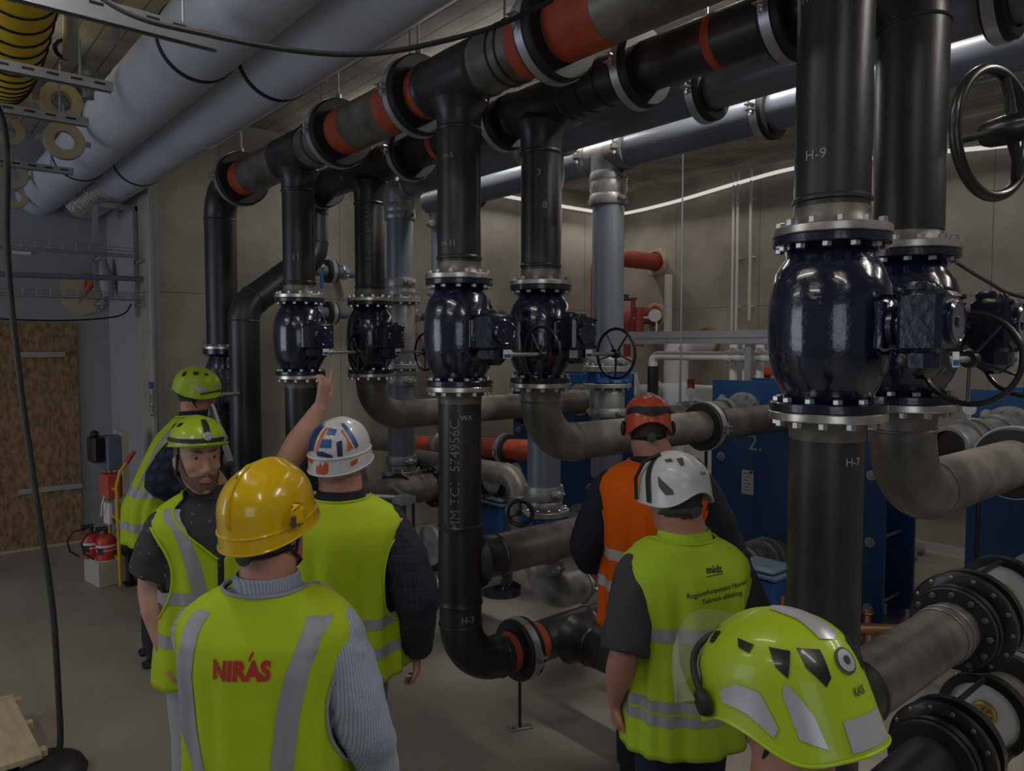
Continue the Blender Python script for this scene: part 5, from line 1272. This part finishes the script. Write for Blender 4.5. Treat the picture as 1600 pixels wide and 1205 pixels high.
for sg in (1,):
    b = B(); b.box(f(sg*1.45, 1.02, .012), (.034, .05, .06), p.root.rotation_euler.z*0, .014); p.out(b, 'side_slot_housing', 'helmet_yellow', p.hel)
    b = B(); b.box(f(sg*1.30, 1.06, .022), (.012, .014, .030), 0, .003); p.out(b, 'slot_plate', 'grey_strap', p.hel)
p.hpatch(f, [(.0, .40), (.035, .40), (.035, .44), (0, .44)], 'black', 'small_hole', .008)
p.strap('strap'); p.chinstrap()
# --- bearded man facing the camera
p = Person('bearded person facing the camera in lime helmet, one bare arm raised and pointing up', 326, 3.0, 170, 1.0, 1.04, headyaw=-6, headpitch=0, hs=1.08, hx=.05, ak=1.25)
sL = {-1: ((-.285, .10, 1.62), (-.415, .13, 1.85)), 1: ((.225, -.05, 1.14), (.195, .04, .90))}
d = (Vector((-.415, .13, 1.85))-Vector((-.285, .10, 1.62))).normalized()
p.body(sL, .0062, hands=(((-.417, .13, 1.856), (-.25, .0, 1), (.6, -.8, 0), -1, .55, True, .95), ((.193, .045, .89), (-.1, .1, -1), (-1, 0, 0), 1, .4)), face=True, m='skin_pale')
p.shirt('shirt_fleck', sL, False, cuff=.80, collar='tee_grey', z0=.80); p.trousers('trouser_light')
fb = [p.vband([(sg*.150, 1.468), (sg*.140, 1.40), (sg*.115, 1.32), (sg*.09, 1.23), (sg*.075, 1.14)], .048, True) for sg in (-1, 1)]+[p.hband(1.10, 1.15), p.hband(.93, .98)]
p.vest('hivis', .76, vneck=1.27, bands=fb, st=.022, hole=(1.225, .195, .72))
p.hair('hair_grey', -.05, 1.85, beard='beard')
f = p.helmet_fn(.098, .130, .100, .055, rim=lambda t: .050-.015*math.cos(t), flare=.03, brim=.02, ridge=.004)
p.helmet(f, 'helmet_lime'); lime_details(p, f)
for t0, w_, nm in ((.97, .045, 'headlamp_strap'),):
    b = B(); patch(b, [(1.2, .84), (5.08, .84), (5.08, .93), (1.2, .93)], lambda th, t: f(th, t, .003), .07); p.out(b, nm, 'strap', p.hel, ang=80)
b = B(); patch(b, [(3.0, .35), (3.28, .35), (3.24, .84), (3.04, .84)], lambda th, t: f(th, t, .004), .06); p.out(b, 'headlamp_top_strap', 'strap', p.hel, ang=80)
b = B(); b.lathe([(0, 0), (.016, 0), (.018, .010), (.014, .016), (0, .017)], f(3.12, .80, .003), (p.H.to_3x3() @ Vector((0, 1, .15))), 20, False); p.out(b, 'headlamp', 'sticker', p.hel)
V, Fc = text2d('PETZL', .018, .0006); b = B(); b.add([f(3.95-x/.13, .885-y/.18, .0045) for x, y in V], Fc); p.out(b, 'strap_text', 'white', p.hel)
p.hpatch(f, [(2.6, .97), (3.6, .97), (3.6, 1.02), (2.6, 1.02)], STICK, 'reflective_sticker')
p.chinstrap()
# --- far man in lime helmet
p = Person('person farthest left in lime helmet, blue plaid sleeves and yellow vest, looking down sideways', 236, 4.9, 84, 1.10, 1.04, headyaw=6, headpitch=14, lean=.37, ak=1.25)
arms = {1: ((.30, -.02, 1.12), (.27, .22, 1.02)), -1: ((-.25, .06, 1.16), (-.14, .28, 1.08))}
p.body(arms, .009, hands=(((.27, .225, 1.02), (-.3, 1, 0), (0, 0, -1), -1, .5), ((-.14, .285, 1.08), (.3, 1, 0), (0, 0, -1), 1, .5)))
p.shirt('plaid_blue', arms, True, collar='navy'); p.trousers('trouser_black')
p.vest('hivis', .74, bands=[p.hband(1.03, 1.08), p.hband(.83, .88), p.vband([(.12, 1.46), (.12, 1.3), (.11, 1.08)], .05), p.vband([(-.12, 1.46), (-.12, 1.3), (-.11, 1.08)], .05)], st=.024, hole=(1.25, .205, .66))
p.hair('hair_brown', -.085, 1.8)
f = p.helmet_fn(.108, .138, .115, .04, rim=lambda t: -.012-.012*math.cos(t)+.02*math.cos(2*t), flare=.02, brim=.012, ridge=.006)
p.helmet(f, 'helmet_lime'); lime_details(p, f)
b = B(); b.tube([f(1.7+2.9*k/16, 1.2-.25*math.sin(PI*k/16), .006) for k in range(17)], .004, 8); p.out(b, 'visor_strap', 'strap', p.hel)
p.strap('strap', False); p.chinstrap()
# --- man in the white helmet with coloured patches
p = Person('person from behind in white helmet with blue and orange patches, dark checked shirt, plain vest', 530, 3.0, 4, .985, 1.14, headyaw=26, headpitch=-6, hs=1.05, nk=1.25, flare=.42, ak=1.35)
arms = {1: ((.305, -.07, 1.10), (.31, .03, .82)), -1: ((-.215, .10, 1.13), (-.15, .27, .98))}
p.body(arms, .0065, hands=(((.31, .035, .815), (.0, .12, -1), (-1, .1, 0), -1, .45), None))
p.shirt('plaid_dark', arms, True, collar='plaid_dark', cuff=.97); p.trousers('jeans')
p.vest('hivis', .78, bands=[p.hband(1.0, 1.045), p.hband(.88, .925)], st=.022, hole=(1.20, .215, .84))
p.hair('hair_grey', -.075)
f = p.helmet_fn(.110, .138, .118, .056, rim=lambda t: -.010-.012*math.cos(t), flare=.045, brim=.03, ridge=.004)
p.helmet(f, 'helmet_white')
b = B(); b.tube([f(th, 1.06, .0005) for th in [2*PI*k/60 for k in range(60)]], .0045, 8, False, True); p.out(b, 'rim_ridge', 'helmet_white', p.hel)
q = lambda P, m: p.hpatch(f, [(a+.10, t) for a, t in P], m, 'coloured_patch')
q([(-.95, .35), (-.55, .25), (-.75, .98), (-1.15, 1.0)], 'decal_blue'); q([(-.55, .40), (-.28, .35), (-.38, .92), (-.72, .95)], 'decal_navy')
q([(-.12, .42), (.02, .40), (-.22, .95), (-.34, .95)], 'decal_orange'); q([(.06, .42), (.45, .46), (.36, .6), (.02, .58)], 'decal_blue'); q([(-.08, .68), (.26, .68), (.24, .85), (-.14, .85)], 'decal_blue')
q([(.42, .74), (.62, .72), (.60, 1.02), (.44, 1.02)], 'decal_navy'); q([(.62, .5), (.72, .48), (.98, .92), (.78, .96), (.80, .7)], 'decal_orange'); q([(.7, .3), (.95, .3), (1.2, .9), (1.08, .95)], 'decal_blue')
q([(-.28, .93), (-.05, .92), (.30, 1.0), (.26, 1.03), (-.22, 1.0)], 'decal_navy'); q([(-.78, 1.08), (-.6, 1.05), (-.42, 1.1), (-.5, 1.15), (-.7, 1.14)], 'decal_red')
q([(-.28, 1.31), (-.3, 1.22), (-.22, 1.14), (-.2, 1.22), (-.12, 1.10), (-.08, 1.2), (.02, 1.10), (.12, 1.12), (.12, 1.24), (.05, 1.31)], 'decal_red'); q([(.85, 1.15), (1.1, 1.12), (1.1, 1.2), (.85, 1.24)], 'decal_red'); q([(-1.5, .8), (-1.3, .7), (-1.35, 1.0), (-1.5, 1.0)], 'decal_orange')
p.strap('reflect_light', False)
# --- man in the orange vest
p = Person('person from behind in orange helmet and orange vest, dark navy sleeves rolled up', 1026, 3.5, 4, 1.03, 1.18, headyaw=-14, headpitch=6, lean=.02, hs=1.05, nk=1.2, hx=-.04, ak=1.15)
arms = {-1: ((-.315, -.05, 1.10), (-.265, .10, .90)), 1: ((.33, -.05, 1.10), (.30, .10, .88))}
p.body(arms, .008, hands=(((-.262, .105, .895), (.2, .3, -1), (1, 0, 0), 1, .5), ((.298, .105, .875), (-.2, .3, -1), (-1, 0, 0), -1, .5)))
p.shirt('navy', arms, True, collar='navy', cuff=.30); p.trousers('trouser_black')
p.vest('hivis_orange', .74, bands=[p.hband(1.075, 1.125), p.hband(.93, .98)], band_m='reflect_light', st=.024)
b = B(); c = Vector((-.263, .105, .905)); b.tube([c+Vector((0, 0, -.012)), c+Vector((0, 0, .012))], .033, 16); p.out(b, 'wristwatch', 'strap')
p.hair('hair_brown', -.04, 1.7)
f = p.helmet_fn(.100, .128, .10, .058, rim=lambda t: -.002+.036*math.cos(t)**2*(1 if math.cos(t) > 0 else .0)-.025*math.sin(t)**2, flare=.05, brim=.02, ridge=.008)
p.helmet(f, 'helmet_red')
p.hpatch(f, [(-1.3, .80), (-.7, .74), (0, .78), (.7, .74), (1.3, .80), (1.3, .98), (.7, .92), (0, 1.02), (-.7, .92), (-1.3, .98)], 'strap', 'dark_band')
p.hpatch(f, [(-.5, .4), (-.1, .3), (.1, .45), (-.3, .52)], 'helmet_white', 'logo_mark'); p.hpatch(f, [(-.38, .40), (-.18, .36), (-.05, .44), (-.25, .47)], 'helmet_red', 'logo_mark', .003)
b = B(); ellipsoid(b, f(-1.5, 1.22, .006), (.014, .026, .036)); p.out(b, 'ear_bracket', 'strap', p.hel)
b = B(); ellipsoid(b, f(1.5, 1.22, .006), (.014, .026, .036)); p.out(b, 'ear_bracket', 'strap', p.hel)
p.strap('strap')
# --- man in the white helmet, grey T-shirt and lime vest
p = Person('person from behind in plain white helmet, grey T-shirt and lime mesh vest, hand in pocket', 1072, 2.62, -26, .94, 1.12, headyaw=-12, headpitch=6, hs=1.12, nk=1.25, hx=-.03, ak=1.15)
arms = {-1: ((-.275, -.09, 1.12), (-.265, .03, .88)), 1: ((.30, .0, 1.12), (.25, .12, .92))}
p.body(arms, .0075, hands=(((-.263, .035, .875), (.15, .15, -1), (1, 0, 0), 1, .4), None), m='skin')
p.shirt('tee_grey', arms, False, cuff=1.0, z0=.84); p.trousers('trouser_navy')
VB = [p.hband(1.17, 1.22), p.hband(.915, .955), p.hband(.865, .905)]
mesh = [p.x2th(-.105, 1.1), p.x2th(.105, 1.1)]
v = p.vest('hivis_lime', .74, bands=VB+[([(mesh[0], .957), (mesh[1], .957), (mesh[1], 1.168), (mesh[0], 1.168)], 'hivis_mesh')], st=.02, hole=(1.235, .18, .60), piping='hivis_lime')
b = B(); rg = []
for z, rr in ((1.475, .095), (1.505, .088), (1.535, .086), (1.545, .092), (1.50, .105), (1.47, .118)): rg.append([p.bend(c) for c in sring(z, rr*1.05, rr*.92, -.004, 2)])
b.loft(rg, False); p.out(b, 'vest_collar', 'hivis_lime', v)
p.text('midt', .034, .045, 1.425, 'logo_dark', .0010); p.text('Regionshospitalet Horsens', .0245, .06, 1.358, 'logo_dark', .0002, .10); p.text('Teknisk afdeling', .0255, .065, 1.328, 'logo_dark', .0002, .10)
b = B(); ff = p.vfn(.0045); patch(b, [(.012, 1.402), (.08, 1.408), (.08, 1.411), (.012, 1.405)], lambda x, z: ff(p.x2th(x, z), z), .02); p.out(b, 'vest_underline', 'logo_dark', ang=80)
p.hair('hair_brown', -.065, 1.7)
f = p.helmet_fn(.105, .134, .108, .052, rim=lambda t: -.008+.040*math.exp(-(((t+PI) % (2*PI)-PI)/.55)**2)-.008*math.exp(-((abs((t+PI) % (2*PI)-PI)-1.15)/.45)**2), flare=.05, brim=.02, ridge=.004)
p.helmet(f, 'helmet_white')
for P in ([(-1.25, .82), (-.82, 1.05), (-.78, 1.14), (-1.02, 1.14), (-1.22, 1.0)], [(.95, .9), (1.25, .82), (1.2, 1.1), (1.0, 1.12)], [(-.62, .42), (-.30, .40), (-.38, .60), (-.50, .62)], [(-1.15, .45), (-.85, .40), (-.75, .5), (-1.0, .52)], [(.45, .45), (.7, .45), (.8, .66), (.62, .62)]): p.hpatch(f, P, 'grey_strap')
b = B(); patch(b, [(-1.75, .3), (-1.55, .3), (-1.45, 1.3), (-1.6, 1.3)], lambda th, t: f(th, t, .004), .08); p.out(b, 'goggle_strap', 'strap', p.hel)
b = B(); b.tube([f(-1.5, .3, .008), f(-1.75, .6, .02), f(-2.0, .9, .018), f(-2.1, 1.3, .008)], .007, 8); p.out(b, 'clip_cord', 'strap', p.hel)
V, Fc = text2d('KASK', .016, .0002); b = B(); b.add([f(.22+x/.14, .80-y/.2, .002) for x, y in V], Fc); p.out(b, 'helmet_text', 'logo_dark', p.hel)
p.strap('grey_strap')
# --- nearest head, lower right
p = Person('nearest person, only a lime vented helmet with raised clear visor, ear and hair visible', 1294, 1.12, -48, .925, 1.0, headyaw=-8, headpitch=20, lean=.10, hs=.97)
arms = {-1: ((-.27, -.03, 1.12), (-.25, .10, .90)), 1: ((.27, -.03, 1.12), (.25, .10, .90))}
p.body(arms, .0065); p.shirt('navy', arms, True); p.trousers('trouser_navy')
p.hair('hair_grey', -.085, 1.95)
f = p.helmet_fn(.122, .152, .122, .035, rim=lambda t: -.05-.028*math.cos(t)+.038*math.exp(-((abs((t+PI) % (2*PI)-PI)-1.75)/.5)**2)-.012*math.exp(-((abs((t+PI) % (2*PI)-PI)-1.0)/.4)**2), flare=.06, brim=.012, ridge=.006, n=2.2)
p.helmet(f, 'helmet_lime')
for sg in (-1, 1):
    H_ = lambda P: [(sg*a, t) for a, t in P][::sg]
    for P in ([(.30, .72), (.62, .66), (.60, .84), (.42, 1.0), (.32, .95)], [(.72, .68), (1.0, .62), (.98, .80), (.86, .90)], [(1.22, .58), (1.5, .50), (1.46, .60), (1.3, .66)], [(1.98, .42), (2.3, .42), (2.15, .56), (2.0, .55)], [(2.4, .36), (2.75, .38), (2.6, .45)]): p.hpatch(f, H_(P), 'black')
    p.hpatch(f, H_([(1.25, .98), (1.5, .92), (1.78, .98), (1.74, 1.10), (1.45, 1.16), (1.2, 1.25), (1.12, 1.18)]), STICK, 'reflective_sticker')
    p.hpatch(f, H_([(.92, .93), (.98, 1.0), (.92, 1.22), (.62, 1.28), (.68, 1.12), (.82, 1.0)]), STICK, 'reflective_sticker')
    p.hpatch(f, H_([(2.2, .86), (2.6, .72), (2.75, .78), (2.55, 1.0), (2.3, 1.0)]), STICK, 'reflective_sticker')
    b = B(); c = f(sg*2.02, 1.12, .004); ax_ = (f(sg*2.02, 1.12, .05)-c); b.lathe([(.0, 0), (.022, 0), (.024, .01), (.02, .018), (0, .02)], c, ax_, 24, False); p.out(b, 'visor_pivot', 'strap', p.hel)
p.hpatch(f, [(-.5, .14), (0, .08), (.5, .14), (.24, .40), (.20, .64), (.0, .68), (-.2, .64), (-.24, .40)], STICK, 'reflective_sticker')
p.hpatch(f, [(.17*math.cos(a), .86+.105*math.sin(a)) for a in [2*PI*k/24 for k in range(24)]], 'grey_strap', 'round_badge_ring'); p.hpatch(f, [(.13*math.cos(a), .86+.085*math.sin(a)) for a in [2*PI*k/24 for k in range(24)]], 'sticker', 'round_badge', .0032)
p.hpatch(f, [(.045*math.cos(a), .86+.035*math.sin(a)) for a in [2*PI*k/12 for k in range(12)]], 'logo_dark', 'badge_mark', .0042)
p.hpatch(f, [(-.35, 1.17), (.35, 1.17), (.35, 1.32), (-.35, 1.32)], STICK, 'reflective_sticker')
V, Fc = text2d('KASK', .014, .0002); b = B(); b.add([f(.05+x/.16, 1.06-y/.23, .002) for x, y in V], Fc); p.out(b, 'helmet_text', 'logo_dark', p.hel)
b = B(); b.tube([f(-2.02+0*k, 1.12, .01) if k in (0,) else (f(2.02, 1.12, .01) if k == 18 else f(-2.02-(2*PI-4.04)*k/18, 1.12-.50*math.sin(PI*k/18)**.6, .012)) for k in range(19)], .0065, 10); p.out(b, 'visor_frame', 'strap', p.hel)
b = B(); patch(b, [(1.95, 1.05), (2.3, .66), (2.8, .56), (3.14, .53), (3.48, .56), (3.98, .66), (4.33, 1.05), (3.9, 1.12), (3.14, .98), (2.38, 1.12)], lambda th, t: f(th, t, .012+.05*max(0, -math.cos(th))), .1); o = p.out(b, 'clear_visor', 'glass', p.hel, ang=80)
p.strap('strap', False); p.chinstrap()
